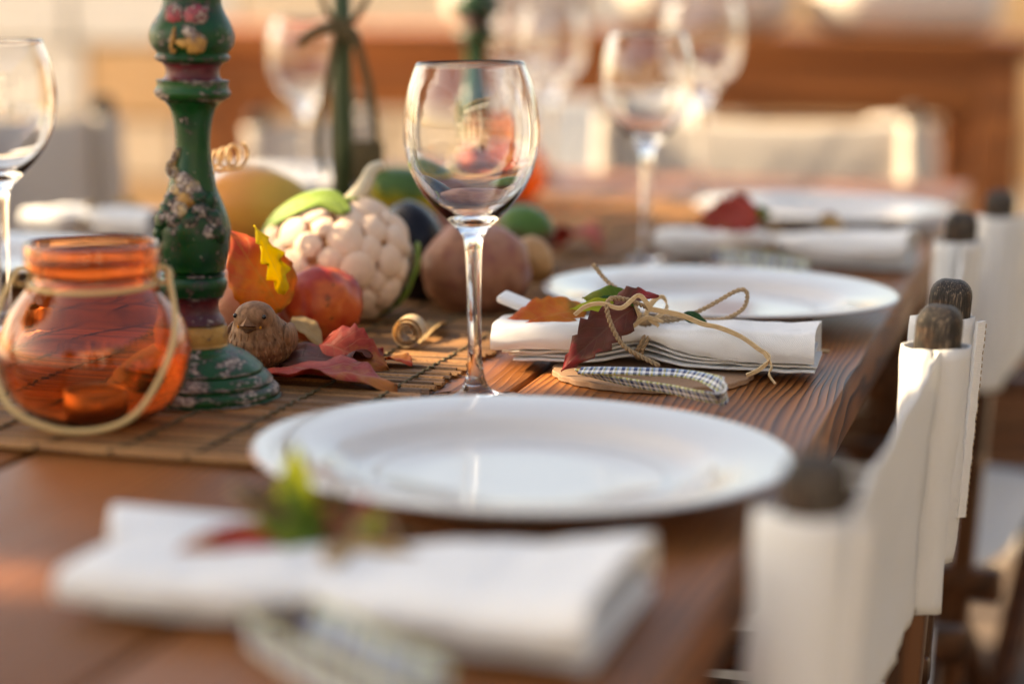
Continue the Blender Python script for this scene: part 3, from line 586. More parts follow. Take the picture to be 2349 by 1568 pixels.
# ---------------------------------------------------------------- orange lantern jars
def jar(loc, label, rz=0.0, handle=True):
    t = empty('lantern_jar', loc, rz, label, 'lantern', 'orange glass lantern jars'); k = 36.4
    O = [(970, 0), (970, 70), (968, 96), (960, 118), (935, 158), (900, 190), (860, 210), (815, 218), (770, 213), (730, 197), (700, 178), (675, 158), (655, 142), (640, 134), (628, 133), (618, 140), (608, 150), (596, 154), (580, 153), (566, 152), (558, 149)]
    I = [(556, 144), (562, 140), (580, 142), (596, 141), (610, 136), (628, 124), (645, 126), (662, 140), (682, 156), (705, 172), (735, 190), (775, 205), (815, 209), (860, 200), (900, 180), (930, 152), (950, 115), (956, 80), (957, 0)]
    pr = [(h / k / 100, (970 - y) / k / 100) for y, h in O] ; pi = [(h / k / 100, (970 - y) / k / 100) for y, h in I]
    q1 = crom([(a, 0, b) for a, b in pr], 3); q2 = crom([(a, 0, b) for a, b in pi], 3)
    v, f = lathe([(max(0, p.x), p.z) for p in q1 + q2], 72); v = [Vector((p[0], p[1], p[2] + 0.0008 * noise.noise(Vector(p) * 30))) for p in v]
    obj('glass_bowl', v, f, M['amber_glass'], t)
    if handle:
        zc = (970 - 650) / k / 100; rc = 0.0385
        v, f = tube([Vector((rc * math.cos(a), rc * math.sin(a), zc + 0.0016 * math.sin(a + 0.5))) for a in [2 * math.pi * i / 40 for i in range(41)]], 0.0017, 8); obj('neck_wire', v, f, M['tan_wire'], t)
        for s in (-1, 1):
            v, f = tube([Vector((s * (rc + 0.004 + 0.005 * math.cos(a)), 0.001 + 0.002 * math.sin(2 * a), zc + 0.004 + 0.005 * math.sin(a))) for a in [2 * math.pi * i / 16 for i in range(17)]], 0.0015, 7); obj('wire_loop', v, f, M['tan_wire'], t)
        a0 = Vector((-0.0455, 0.0, zc + 0.008)); a1 = Vector((0.0455, 0.0, zc + 0.008))
        pts = crom([a0, Vector((-0.056, -0.012, 0.076)), Vector((-0.061, -0.030, 0.050)), Vector((-0.050, -0.052, 0.022)), Vector((-0.025, -0.058, 0.0085)), Vector((0.004, -0.059, 0.0075)), Vector((0.026, -0.058, 0.018)), Vector((0.043, -0.049, 0.045)), Vector((0.049, -0.030, 0.068)), a1], 8)
        v, f = tube(pts, 0.0018, 8); obj('wire_handle', v, f, M['tan_wire'], t)
    v, f = lathe([(0, 0.0055), (0.019, 0.0055), (0.0195, 0.006), (0.0195, 0.021), (0.0190, 0.0212), (0.0188, 0.019), (0.0186, 0.008), (0, 0.008)], 40); can = obj('candle_cup', v, f, M['tin'], t)
    v, f = lathe([(0, 0.0085), (0.0182, 0.0085), (0.0182, 0.0185), (0.012, 0.0178), (0, 0.0176)], 40); obj('tealight', v, f, M['wax'], t)
    return t
jar(at(221, 968, ZM), 'orange glass lantern jar with tan wire handle at the front left', R(10))
jar(at(1146, 473, ZM), 'blurred orange glass lantern jar behind the sharp wine glass', R(-20))

# ================================================================== CENTREPIECE
CP = 'harvest centrepiece'
def place(name, vf, mat, loc, rot, label, cat, parent=None):
    o = obj(name, vf[0], vf[1], M[mat], parent); o.location = loc; o.rotation_euler = tuple(R(a) for a in rot)
    if parent is None: tag(o, label, cat)
    return o
def lumpy(amp, sc, seed): return lambda n: 1 + amp * noise.noise(n * sc + Vector((seed, seed * 0.7, 0))) + amp * 0.5 * noise.noise(n * sc * 2.3 + Vector((0, seed, 3)))
# cauliflower-like head
CFL = atY(772, 590, 1.76); cr = 0.057
cf = empty('cauliflower', (CFL.x, CFL.y, ZM), 0, 'pale pink and cream cauliflower head with green leaves, lit by sun', 'cauliflower')
czf = CFL.z - ZM
def cfsurf(n): return Vector((n.x * 0.0595, n.y * 0.056, n.z * 0.054 * (1 - 0.10 * max(0, n.z)))) * (1 - 0.10 * math.exp(-((n.x - 0.12) / 0.12) ** 2) * max(0, n.z + 0.2))
v, f = blob(1, 1, 1, lambda n: cfsurf(n) * 0.95, 4); o = obj('curd', v, f, M['floret_gap'], cf); o.location = (0, 0, czf)
flo = []
for k in range(4):
    v, f = blob(1, 1, 0.75, lumpy(0.10, 2.2, k * 5), 3); me = bpy.data.meshes.new('floret'); me.from_pydata([tuple(p) for p in v], [], f); me.polygons.foreach_set('use_smooth', [True] * len(me.polygons)); me.materials.append(M['floret']); flo.append(me)
N = 82
for i in range(N):
    zz = 1 - 2 * (i + 0.5) / N; a = i * 2.39996; r_ = math.sqrt(1 - zz * zz); n = Vector((r_ * math.cos(a), r_ * math.sin(a), zz)) + 0.05 * noise.noise_vector(Vector((i, 0, 0)) * 1.7); n.normalize()
    if n.y > 0.75: continue
    p = cfsurf(n) * 0.955; o = bpy.data.objects.new('floret', flo[i % 4]); COL.objects.link(o); o.parent = cf; o.location = p + Vector((0, 0, czf))
    o.rotation_mode = 'QUATERNION'; o.rotation_quaternion = n.to_track_quat('Z', 'Y'); s = 0.0124 * (1 + 0.22 * math.sin(i * 12.9)); o.scale = (s, s * (1 + 0.12 * math.sin(i * 3.3)), s * 0.66)
def cfleaf(dirs, w):
    c = crom([cfsurf(Vector(d).normalized()) * (1.09 + 0.02 * j) for j, d in enumerate(dirs)], 6); v, f, uv = [], [], []; m = len(c)
    for i, p in enumerate(c):
        t = i / (m - 1); tn = (c[min(i + 1, m - 1)] - c[max(0, i - 1)]).normalized(); n = p.normalized(); sd_ = tn.cross(n).normalized(); ww = w * (math.sin(math.pi * (0.12 + 0.84 * t)) ** 0.7)
        for j in range(-4, 5):
            s = j / 4; q = p + sd_ * s * ww; q = q.normalized() * (p.length * (1 + 0.02 * math.sin(7 * t + 4 * s))); v.append(q + Vector((0, 0, czf))); uv.append((s, t))
    for i in range(m - 1):
        for j in range(8): f.append((i * 9 + j, i * 9 + j + 1, (i + 1) * 9 + j + 1, (i + 1) * 9 + j))
    o = obj('leaf', v, f, M['cauliflower_leaf'], cf, True, uvs=uv); s = o.modifiers.new('thickness', 'SOLIDIFY'); s.thickness = 0.0012
cfleaf([(-0.95, -0.1, 0.35), (-0.75, -0.2, 0.62), (-0.45, -0.3, 0.85), (-0.1, -0.38, 0.90), (0.18, -0.62, 0.75)], 0.017)
cfleaf([(-0.5, 0.5, 0.8), (-0.2, 0.2, 1), (0.1, 0.0, 1.0), (0.28, -0.3, 0.9)], 0.016)
cfleaf([(0.5, 0.4, -0.9), (0.85, 0.1, -0.65), (1.0, -0.1, -0.2), (1.0, 0.05, 0.2)], 0.016)
v, f = tube(crom([Vector((0.012, 0.0, czf + 0.045)), Vector((0.022, 0.004, czf + 0.058)), Vector((0.028, 0.01, czf + 0.070)), Vector((0.036, 0.016, czf + 0.074))], 5), lambda s: 0.0075 - 0.003 * s, 9); obj('stem_stub', v, f, M['stalk_pale'], cf)

def fruit(name, x, y, Y, rx, ry, rz, rot, mat, label, cat, amp=0.06, sc=1.3, seed=1, fn=None):
    """px centre + depth, radii in metres; lowered or raised so that it rests on the runner"""
    p = atY(x, y, Y); v, f = blob(rx, ry, rz, fn or lumpy(amp, sc, seed), 4); E = Matrix.Rotation(R(rot[2]), 3, 'Z') @ Matrix.Rotation(R(rot[1]), 3, 'Y') @ Matrix.Rotation(R(rot[0]), 3, 'X')
    v = [E @ q for q in v]; lo = min(q.z for q in v)
    o = obj(name, v, f, M[mat]); o.location = (p.x, p.y, p.z); tag(o, label, cat); o['low'] = p.z + lo; del o['low']
    return o
nect = fruit('tomato', 735, 698, 1.66, 0.0335, 0.032, 0.0300, (0, 0, 0), 'tomato_skin', 'ripe red and orange tomato resting before the cauliflower', 'tomato', 0.09, 1.9, 4)
pot = fruit('potato', 1095, 622, 1.82, 0.0455, 0.043, 0.0420, (0, 12, 0), 'potato_skin', 'large brown potato directly behind the wine glass stem', 'potato', 0.09, 1.6, 2)
fruit('potato', 1225, 595, 1.90, 0.0170, 0.026, 0.0215, (0, -25, 0), 'golden_potato_skin', 'small golden brown potato right of the large potato', 'potato', 0.05, 1.4, 6)
fruit('potato', 556, 685, 1.63, 0.0240, 0.030, 0.0290, (0, 20, 0), 'pink_potato_skin', 'pinkish potato behind the wooden bird', 'potato', 0.10, 1.7, 9)
pk = [o for o in COL.objects if o.name.startswith('potato') and 'pinkish' in o.get('label', '')][0]
v, f = lathe([(0, 0.0004), (0.0012, 0.0004), (0.0028, 0.0016), (0.0036, 0.0012), (0.0040, 0), (0, -0.002)], 20); so = obj('stem_end', v, f, M['bird_groove'], pk); so.rotation_euler = (R(84), 0, R(6)); so.location = atY(553, 702, 1.603) - pk.location
fruit('aubergine', 952, 580, 1.88, 0.0290, 0.040, 0.0470, (0, -14, 20), 'aubergine_skin', 'glossy black aubergine between cauliflower and large potato', 'aubergine', 0.03, 1.2, 3)
fruit('papaya', 592, 470, 2.02, 0.0520, 0.034, 0.0350, (0, 8, 0), 'papaya_skin', 'orange and green papaya behind the cauliflower', 'papaya', 0.03, 1.2, 5)
fruit('gourd', 935, 440, 2.10, 0.0400, 0.030, 0.0240, (0, 12, 20), 'gourd_skin', 'dark green and yellow gourd behind the aubergine', 'gourd', 0.04, 1.2, 8)
fruit('mango', 1205, 528, 2.02, 0.0290, 0.028, 0.0240, (0, 20, 0), 'mango_skin', 'green and dark purple mango above the small potato', 'mango', 0.03, 1.2, 11)
# produce lies two layers deep: the hidden lower layer that carries it
for i, (x, y, Y, a, b, c_) in enumerate([(640, 560, 2.04, 0.05, 0.04, 0.034), (960, 540, 2.12, 0.05, 0.04, 0.036), (1185, 600, 2.06, 0.034, 0.034, 0.030)]):
    fruit('potato', x, y, Y, a, b, c_, (0, 0, 30 * i), 'potato_skin', ['brown potato mostly hidden under the papaya', 'brown potato mostly hidden under the green gourd', 'brown potato mostly hidden under the mango'][i], 'potato', 0.05, 1.4, 20 + i)

# carved bird
BP = at(594, 846, ZM); bird = empty('bird_figurine', BP, R(-14), 'small carved brown wooden bird beside the candlestick foot', 'figurine')
def sph(c, r, sub=3): 
    v, f = blob(r[0], r[1], r[2], None, sub); return [p + Vector(c) for p in v], f
bv, bf = join(sph((0, 0.006, 0.019), (0.0235, 0.028, 0.0192), 4), sph((0, 0.0, 0.026), (0.0195, 0.021, 0.017), 4), sph((0, -0.007, 0.0375), (0.0150, 0.0150, 0.0125), 4), sph((0, -0.003, 0.032), (0.0172, 0.0165, 0.013), 4), sph((0, 0.032, 0.024), (0.010, 0.018, 0.006), 3))
bo = obj('body', bv, bf, M['bird_wood'], bird)
rm = bo.modifiers.new('fuse', 'REMESH'); rm.mode = 'VOXEL'; rm.voxel_size = 0.0009; rm.use_smooth_shade = True
sm = bo.modifiers.new('soften', 'SMOOTH'); sm.iterations = 10; sm.factor = 0.5
def bsurf(d, c=(0, 0.002, 0.024)):
    """outermost point of the bird in direction d from its middle"""
    best = 0; d = Vector(d).normalized(); c = Vector(c)
    for cc, r_ in (((0, 0.006, 0.019), (0.0235, 0.028, 0.0192)), ((0, 0, 0.026), (0.0195, 0.021, 0.017)), ((0, -0.007, 0.0375), (0.015, 0.015, 0.0125)), ((0, -0.003, 0.032), (0.0172, 0.0165, 0.013))):
        o_ = c - Vector(cc); A = sum((d[i] / r_[i]) ** 2 for i in range(3)); B = sum(o_[i] * d[i] / r_[i] ** 2 for i in range(3)); C = sum((o_[i] / r_[i]) ** 2 for i in range(3)) - 1
        D = B * B - A * C
        if D > 0: best = max(best, (-B + math.sqrt(D)) / A)
    return c + d * best
# feather ridges fanning down from the throat
v, f = [], []
rr = random.Random(5)
for row in range(6):
    for k in range(13):
        az = R(-92 + 184 * (k + 0.5 * (row % 2)) / 12); el = R(12 - row * 15)
        az2 = az * 1.10 + R(rr.uniform(-3, 3)); el2 = el - R(17)
        if el2 < R(-78): continue
        P = []
        for t in (0, 0.33, 0.66, 1):
            a_ = az + (az2 - az) * t; e_ = el + (el2 - el) * t
            P.append(bsurf((math.sin(a_) * math.cos(e_), -math.cos(a_) * math.cos(e_), math.sin(e_))) * 1.0)
        tube([p - (p - Vector((0, 0.002, 0.024))).normalized() * 0.0005 for p in P], lambda s: 0.0013 * math.sin(math.pi * (0.15 + 0.8 * s)), 6, v, f)
obj('feathers', v, f, M['bird_wood'], bird)
bk = [(-0.0082, -0.0175, 0.0335), (0.0082, -0.0175, 0.0335), (0, -0.0155, 0.0455), (0, -0.0300, 0.0355), (0, -0.020, 0.0325)]
obj('upper_beak', bk, [(0, 3, 2), (3, 1, 2), (0, 4, 3), (4, 1, 3), (0, 2, 1), (0, 1, 4)], M['bird_wood'], bird, False)
bk = [(-0.0078, -0.0175, 0.0330), (0.0078, -0.0175, 0.0330), (0, -0.0265, 0.0300), (0, -0.0180, 0.0280)]
obj('lower_beak', bk, [(0, 1, 2), (0, 2, 3), (2, 1, 3), (0, 3, 1)], M['bird_groove'], bird, False)
for s in (-1, 1):
    v, f = blob(0.0016, 0.0012, 0.0017, None, 2); o = obj('eye', v, f, M['black_gloss'], bird); o.location = (s * 0.0108, -0.0175, 0.0405)
    v, f = blob(0.0009, 0.0009, 0.0013, None, 2); o = obj('beak_corner', v, f, M['orange_dot'], bird); o.location = (s * 0.0082, -0.0182, 0.0330)
    v, f = blob(0.0045, 0.021, 0.011, lumpy(0.05, 2, 3), 3); o = obj('wing', v, f, M['bird_wood'], bird); o.location = (s * 0.0186, 0.014, 0.0215); o.rotation_euler = (R(-12), 0, R(s * 10))

# curls of wood shaving
def scroll(loc, rz, r0, turns, width, label, name='wood_curl'):
    v, f = [], []; n = int(turns * 26)
    for i in range(n + 1):
        a = 2 * math.pi * turns * i / n; r_ = r0 * (1 - 0.62 * i / n)
        for s in (0, 1):
            for q in (0, 1): v.append((r_ * math.cos(a) * (1 - 0.0 * q) - q * 0.0004 * math.cos(a), s * width + 0.002 * math.sin(a * 0.7), r0 + r_ * math.sin(a) - q * 0.0004 * math.sin(a)))
    for i in range(n):
        b = i * 4
        for (p_, q_) in ((0, 2), (3, 1), (1, 0), (2, 3)): f.append((b + p_, b + q_, b + 4 + q_, b + 4 + p_))
    f.append((0, 1, 3, 2)); f.append((n * 4, n * 4 + 2, n * 4 + 3, n * 4 + 1))
    o = obj(name, v, f, M['shaving_wood'], None, True, sharp=60); o.location = loc; o.rotation_euler = (0, 0, R(rz)); tag(o, label, 'wood curl'); return o
scroll(at(932, 802, ZM), -8, 0.0122, 3.2, 0.020, 'pale rolled wood shaving lying on the runner left of the wine glass stem')
# springy tendril behind the candlestick
pts = []
A = atY(492, 372, 1.72); B = atY(552, 357, 1.72)
for i in range(150):
    t = i / 149; a = 2 * math.pi * 3.2 * t; r_ = 0.0078 + 0.0022 * t
    pts.append(A.lerp(B, t) + Vector((0.62 * r_ * math.cos(a), 0.75 * r_ * math.cos(a), r_ * math.sin(a))))
pts = crom([at(470, 640, ZM), atY(468, 520, 1.72), atY(465, 420, 1.72)], 6) + pts
v, f = tube(pts, 0.0014, 7); o = obj('curly_tendril', v, f, M['shaving_wood']); tag(o, 'thin springy spiral tendril standing just right of the candlestick bulb', 'tendril')

# autumn leaves of the centrepiece
def loose(name, base, tip, w, mat, label, up=(0, 0, 1), **kw): o = leaf(name, None, base, tip, w, M[mat], up, **kw); tag(o, label, 'leaf'); return o
e = ZM + 0.001
loose('autumn_leaf', at(600, 855, e), at(912, 889, e + 0.001), 0.075, 'leaf_crimson', 'dull crimson leaf lying flat, pointing at the wine glass foot', curl=0.06, fold=0.08, serr=8, tooth=0.08)
loose('autumn_leaf', at(640, 842, e + .002), at(880, 806, e + 0.006), 0.085, 'leaf_maroon', 'dark maroon leaf lying under the upright crimson leaf', curl=0.04, fold=0.05)
loose('autumn_leaf', atY(735, 790, 1.555), atY(892, 846, 1.525), 0.046, 'leaf_crimson', 'crimson leaf curled upright in front of the tomato', up=(-0.2, -0.75, 0.7), curl=0.08, fold=0.28, serr=6)
loose('autumn_leaf', at(880, 822, e + .002), at(946, 835, e + 0.002), 0.028, 'leaf_orange', 'small red-orange leaf under the pale wood curl', curl=0.06, fold=0.15)
loose('autumn_leaf', atY(672, 726, 1.60), atY(742, 805, 1.585), 0.020, 'leaf_tan', 'pale tan dry leaf curling between bird and tomato', up=(0.6, -0.7, 0.4), curl=0.12, fold=0.1, tooth=0.0)
loose('autumn_leaf', at(660, 815, e), at(745, 800, e), 0.022, 'leaf_yellow', 'small sunlit yellow leaf lying beside the bird', curl=0.08, fold=0.1)
loose('autumn_leaf', atY(645, 715, 1.598), atY(524, 527, 1.602), 0.058, 'leaf_orange', 'red, orange and green leaf standing behind the candlestick', up=(0.25, -1, 0.2), curl=0.10, fold=0.15, serr=6, tooth=0.06)
loose('autumn_leaf', atY(652, 675, 1.590), atY(583, 516, 1.592), 0.026, 'leaf_yellow', 'bright yellow jagged leaf before the cauliflower', up=(0.7, -1, 0), curl=0.07, fold=0.3, serr=4, tooth=0.42)
loose('autumn_leaf', at(1270, 565, 0.006), at(1385, 575, 0.012), 0.06, 'leaf_crimson', 'blurred red leaf on the table right of the potatoes', curl=0.18, fold=0.25)
loose('autumn_leaf', at(1020, 745, e), at(960, 790, e), 0.016, 'leaf_tan', 'narrow dry stick-like leaf between wood curl and large potato', curl=0.05, fold=0.5, tooth=0.0)
for i, (x, y) in enumerate([(690, 800), (955, 832), (975, 838), (985, 843)]):
    pass

# slim green stake with cord bow
SP = Vector((atY(788, 400, 2.12).x, 2.12, ZM)); stk = empty('green_stake', SP, 0, 'slim dark green stake tied with a brown cord bow and tag', 'stake')
def lp(x, y, dy=0.0): p = atY(x, y, 2.12 + dy); return p - SP
v, f = tube([lp(790, 520), lp(789, 300), lp(786, 120), lp(783, -60)], lambda s: 0.0098 - 0.0010 * s, 12); obj('stake', v, f, M['green_stake'], stk)
v, f = tube(crom([lp(775, 520, .01), lp(765, 300, .012), lp(770, 120, .01), lp(775, -50, .01)], 5), 0.0035, 8); obj('twig', v, f, M['dark_cord'], stk)
v, f = [], []
for path, r_ in (([lp(775, 62, -.012), lp(740, 66, -.016), lp(706, 82, -.018), lp(686, 104, -.018)], 0.0055), ([lp(778, 60, -.012), lp(752, 30, -.016), lp(738, -8, -.016), lp(745, -40, -.016)], 0.0032), ([lp(800, 60, -.012), lp(825, 30, -.014), lp(845, -10, -.014), lp(852, -40, -.014)], 0.0032),
                 ([lp(796, 70, -.012), lp(822, 110, -.014), lp(845, 190, -.014), lp(858, 270, -.014), lp(862, 350, -.014)], 0.0042), ([lp(776, 70, -.012), lp(758, 150, -.015), lp(738, 260, -.015), lp(732, 340, -.015), lp(745, 400, -.015)], 0.0034), ([lp(780, 75, -.012), lp(808, 80, -.012), lp(815, 110, -.012)], 0.008)):
    v1, f1 = tube(crom(path, 8), lambda s: r_ * (1 - 0.15 * s), 8); obj('cord', v1, f1, M['dark_cord'], stk)
v, f = blob(0.0085, 0.006, 0.009, lumpy(0.08, 2, 4), 3); v1 = [Vector((max(-0.0075, min(0.0075, p.x)), p.y, p.z)) for p in v]
o = obj('knot', v, f, M['dark_cord'], stk); o.location = lp(785, 62, -.012)
o = boxo('tag', 0.030, 0.010, 0.042, (0, 0, 0), M['dark_cord'], stk, 0.004); o.location = lp(845, 372, -.014)

# ================================================================== NAPKIN BUNDLES
def cloth_roll(L, D, H, pinch=0.46, lay=4, flare=1.15, seed=0, pd=0.55, ph=0.86):
    """a folded napkin: local x along, y depth (front is -y), z up; a soft folded-over top layer and the edges of the layers under it"""
    v, f = [], []; n = 56
    def scale(t):
        g = math.exp(-((t - pinch) / 0.085) ** 2); fl = 1 + (flare - 1) * max(0, (t - pinch) / (1 - pinch))
        return (1 - (1 - pd) * g) * fl, (1 - (1 - ph) * g) * (1 + (flare - 1) * 0.7 * max(0, (t - pinch) / (1 - pinch))), g
    def sheet(fn, m, t0, t1, th):
        b0 = len(v)
        for i in range(n + 1):
            t = t0 + (t1 - t0) * i / n; ring = [fn(t, j / m) for j in range(m + 1)]
            back = []
            for j in range(m + 1):
                a, b = ring[max(0, j - 1)], ring[min(m, j + 1)]; d = (b - a).normalized(); nn = Vector((0, -d.z, d.y)); back.append(ring[j] + nn * th)
            for p in ring + back[::-1]: v.append(p)
        k = 2 * (m + 1)
        for i in range(n):
            for j in range(k): f.append((b0 + i * k + j, b0 + i * k + (j + 1) % k, b0 + (i + 1) * k + (j + 1) % k, b0 + (i + 1) * k + j))
        f.append(tuple(b0 + j for j in range(k))); f.append(tuple(b0 + n * k + j for j in reversed(range(k))))
    def wob(t, s, k): return 0.0014 * noise.noise(Vector((t * 6 + seed, s * 2, k))) + 0.0007 * noise.noise(Vector((t * 17 + seed, s * 7, k)))
    def top(t, s):                                            # from the front edge of the flap, up, over, and down behind
        ys, zs, g = scale(t); h0 = H * 0.42 + 0.34 * H * math.exp(-((t - pinch) / 0.10) ** 2) - 0.10 * H * max(0, t - 0.62) / 0.4 + 0.04 * H * math.sin(5.0 * t + seed)
        lift = 0.0
        if s < 0.38: u_ = s / 0.38; y = -D / 2 * (1 - 0.04 * u_) - 0.003 * math.sin(math.pi * u_); z = (h0 + lift) + (H * 0.93 - h0 - lift) * u_
        elif s < 0.5: u_ = (s - 0.38) / 0.12; a = math.pi / 2 * u_; y = -D / 2 * 0.96 + 0.0055 * (1 - math.cos(a)); z = H * 0.93 + H * 0.07 * math.sin(a)
        elif s < 0.85: u_ = (s - 0.5) / 0.35; y = -D / 2 * 0.96 + 0.0055 + (D * 0.93) * u_; z = H * (1 - 0.12 * u_ + 0.05 * math.sin(math.pi * u_))
        else: u_ = (s - 0.85) / 0.15; a = math.pi / 2 * u_; y = D / 2 * 0.95 + 0.004 * math.sin(a); z = H * 0.88 - H * 0.75 * u_
        return Vector(((t - 0.5) * L, y * ys + wob(t, s, 1), max(0.003, z * zs * (0.93 + 0.12 * math.sin(math.pi * min(1, t * 1.05))) + wob(t, s, 2) * 1.6 + 0.012 * (flare - 1) * 6 * max(0, t - 0.8) )))
    sheet(top, 30, 0.0, 1.0, 0.0013)
    for k in range(lay):
        zk = 0.003 + (H * 0.40) * (k + 0.3) / lay; ins = 0.002 + 0.0014 * (lay - k) * (1 if k % 2 else 0.4); te = 0.015 + 0.07 * (lay - 1 - k) / lay
        def lay_fn(t, s, zk=zk, ins=ins, k=k):                # a folded sheet: front fold at s=.5
            ys, zs, g = scale(t); w = D / 2 - ins; arch = 0.42 * H * math.exp(-((t - pinch) / 0.11) ** 2) * (0.35 + 0.20 * k)
            if s < 0.4: y = w - 2 * w * s / 0.4; z = zk + 0.0010
            elif s < 0.6: a = math.pi * (s - 0.4) / 0.2; y = -w - 0.0015 * math.sin(a); z = zk + 0.0010 * math.cos(a)
            else: y = -w + 2 * w * (s - 0.6) / 0.4; z = zk - 0.0010
            return Vector(((t - 0.5) * L, y * ys + wob(t, s, 3 + k) * 1.5, max(0.0012, (z * zs) + arch + wob(t, 0, 7 + k))))
        sheet(lay_fn, 26, te, 1.0 - 0.006 * k + 0.012 * (k % 2), 0.0007)
    return v, f
def bundle(loc, rz, label, L=0.232, D=0.062, H=0.030, flare=1.12, seed=0, pinch=0.46, bow=True, pd=0.55, ph=0.86):
    t = empty('napkin_bundle', loc, rz, label, 'napkin', 'folded white napkins tied with twine'); v, f = cloth_roll(L, D, H, pinch, 4, flare, seed, pd, ph)
    obj('napkin', v, f, M['white_linen'], t, True, sharp=70)
    xp = (pinch - 0.5) * L; w, h = D * pd / 2 + 0.0062, H * ph + 0.003
    ring = [Vector((xp + 0.003 * math.sin(a * 2), -w * math.cos(a) * 1.02, 0.004 + (h - 0.004) * (0.5 + 0.5 * math.sin(a)))) for a in [-0.5 * math.pi + 2 * math.pi * i / 18 for i in range(19)]]
    for dx in (0.0, 0.0035):
        v, f = twine([p + Vector((dx, 0, 0)) for p in ring], 0.0015, n=4); obj('twine', v, f, M['jute'], t)
    k = Vector((xp, -0.006, h + 0.004))
    v, f = blob(0.006, 0.006, 0.0045, lumpy(0.15, 3, seed), 3); o = obj('knot', v, f, M['jute'], t); o.location = k
    if bow:
        for path in (
                     [k, k + Vector((-.012, .012, .014)), k + Vector((-.030, .022, .024)), k + Vector((-.042, .026, .036))],
                     [k, k + Vector((.022, .006, .000)), k + Vector((.042, .012, .008)), k + Vector((.066, .016, .022)), k + Vector((.073, .018, .020)), k + Vector((.070, .022, .008)), k + Vector((.055, .026, -.001)), k + Vector((.035, .028, -.002)), k + Vector((.01, .02, 0))]):
            v, f = twine(path, 0.0016, n=8); obj('twine_end', v, f, M['jute'], t)
        Yv = Vector((0.1, -0.4, 1))
        for path, w_ in (([k, k + Vector((-.008, -.010, .012)), k + Vector((.001, -.012, .018)), k + Vector((.005, -.012, .004)), k + Vector((.013, -.012, -.002))], 0.0045),
                         ([k, k + Vector((.006, .0, .013)), k + Vector((.013, .004, .017)), k + Vector((.016, .005, .008)), k + Vector((.006, 0, 0))], 0.005), ([k, k + Vector((-.006, -.012, .004)), k + Vector((-.010, -.014, -.006)), k + Vector((.004, -.014, .004)), k + Vector((.016, -.012, .001))], 0.004),
                         ):
            pc = crom(path, 5); ups = [Vector((0.2 * math.sin(i * 0.8), -0.6 + 0.3 * math.sin(i * 0.5), 1)) for i in range(len(pc))]
            v, f, uv = band(pc, lambda s: w_ * (1 - 0.35 * s), ups); obj('raffia', v, f, M['raffia'], t, True, sharp=50)
    return t, k
# the napkin in focus
nl, nr = at(1128, 846), at(1868, 880); mid = (nl + nr) / 2; nz = math.atan2(nr.y - nl.y, nr.x - nl.x)
fwd = Vector((-math.sin(nz), math.cos(nz), 0))
B1, kk = bundle(mid + fwd * 0.030 + Vector((0, 0, 0.0045)), nz, 'sharp white napkin tied with twine, raffia and autumn leaves', (nr - nl).length, 0.066, 0.0295, 1.16, 0)
inv = (Matrix.Translation(B1.location) @ Matrix.Rotation(nz, 4, 'Z')).inverted()
def L(x, y, Y): return inv @ atY(x, y, Y)
leaf('leaf', B1, L(1455, 706, 1.525), L(1287, 851, 1.508), 0.040, M['leaf_maroon'], up=(-0.25, -1, 0.25), curl=0.09, fold=0.22, serr=6, tooth=0.22)
leaf('leaf', B1, L(1400, 706, 1.535), L(1512, 678, 1.530), 0.022, M['leaf_maroon'], up=(0.1, -0.7, 1), curl=0.12, fold=0.3, serr=5)
leaf('leaf', B1, L(1455, 705, 1.545), L(1335, 682, 1.55), 0.026, M['leaf_green'], up=(-0.2, -0.8, 0.8), curl=0.10, fold=0.15, serr=2, tooth=0.03)
leaf('leaf', B1, L(1440, 712, 1.535), L(1308, 708, 1.53), 0.018, M['leaf_bright_green'], up=(-0.1, -0.7, 1), curl=0.06, fold=0.25, serr=2, tooth=0.03)
leaf('leaf', B1, L(1425, 700, 1.54), L(1350, 702, 1.54), 0.016, M['leaf_dark_green'], up=(0, -0.9, 0.6), curl=0.05, fold=0.2, serr=2, tooth=0.02)
leaf('leaf', B1, L(1345, 712, 1.575), L(1137, 755, 1.575), 0.038, M['leaf_orange'], up=(0, -0.75, 0.7), curl=0.06, fold=0.12, serr=6)
leaf('leaf', B1, L(1330, 742, 1.555), L(1160, 760, 1.56), 0.018, M['leaf_orange'], up=(0, -0.8, 0.6), curl=0.05, fold=0.1, serr=5)
leaf('leaf', B1, L(1566, 722, 1.55), L(1622, 738, 1.55), 0.010, M['leaf_dark_green'], up=(0, -1, 0.5), curl=0.05, fold=0.15, serr=2, tooth=0.02)
leaf('leaf', B1, L(1780, 780, 1.57), L(1850, 772, 1.57), 0.010, M['leaf_maroon'], up=(0, -0.5, 1), curl=0.1, fold=0.3)
for path in ([L(1488, 706, 1.525), L(1440, 688, 1.512), L(1404, 684, 1.505), L(1392, 704, 1.500), L(1402, 745, 1.500), L(1428, 790, 1.502), L(1466, 815, 1.505), L(1512, 838, 1.505)],):
    v, f = twine(path, 0.0017, n=8); obj('twine_end', v, f, M['jute'], B1)
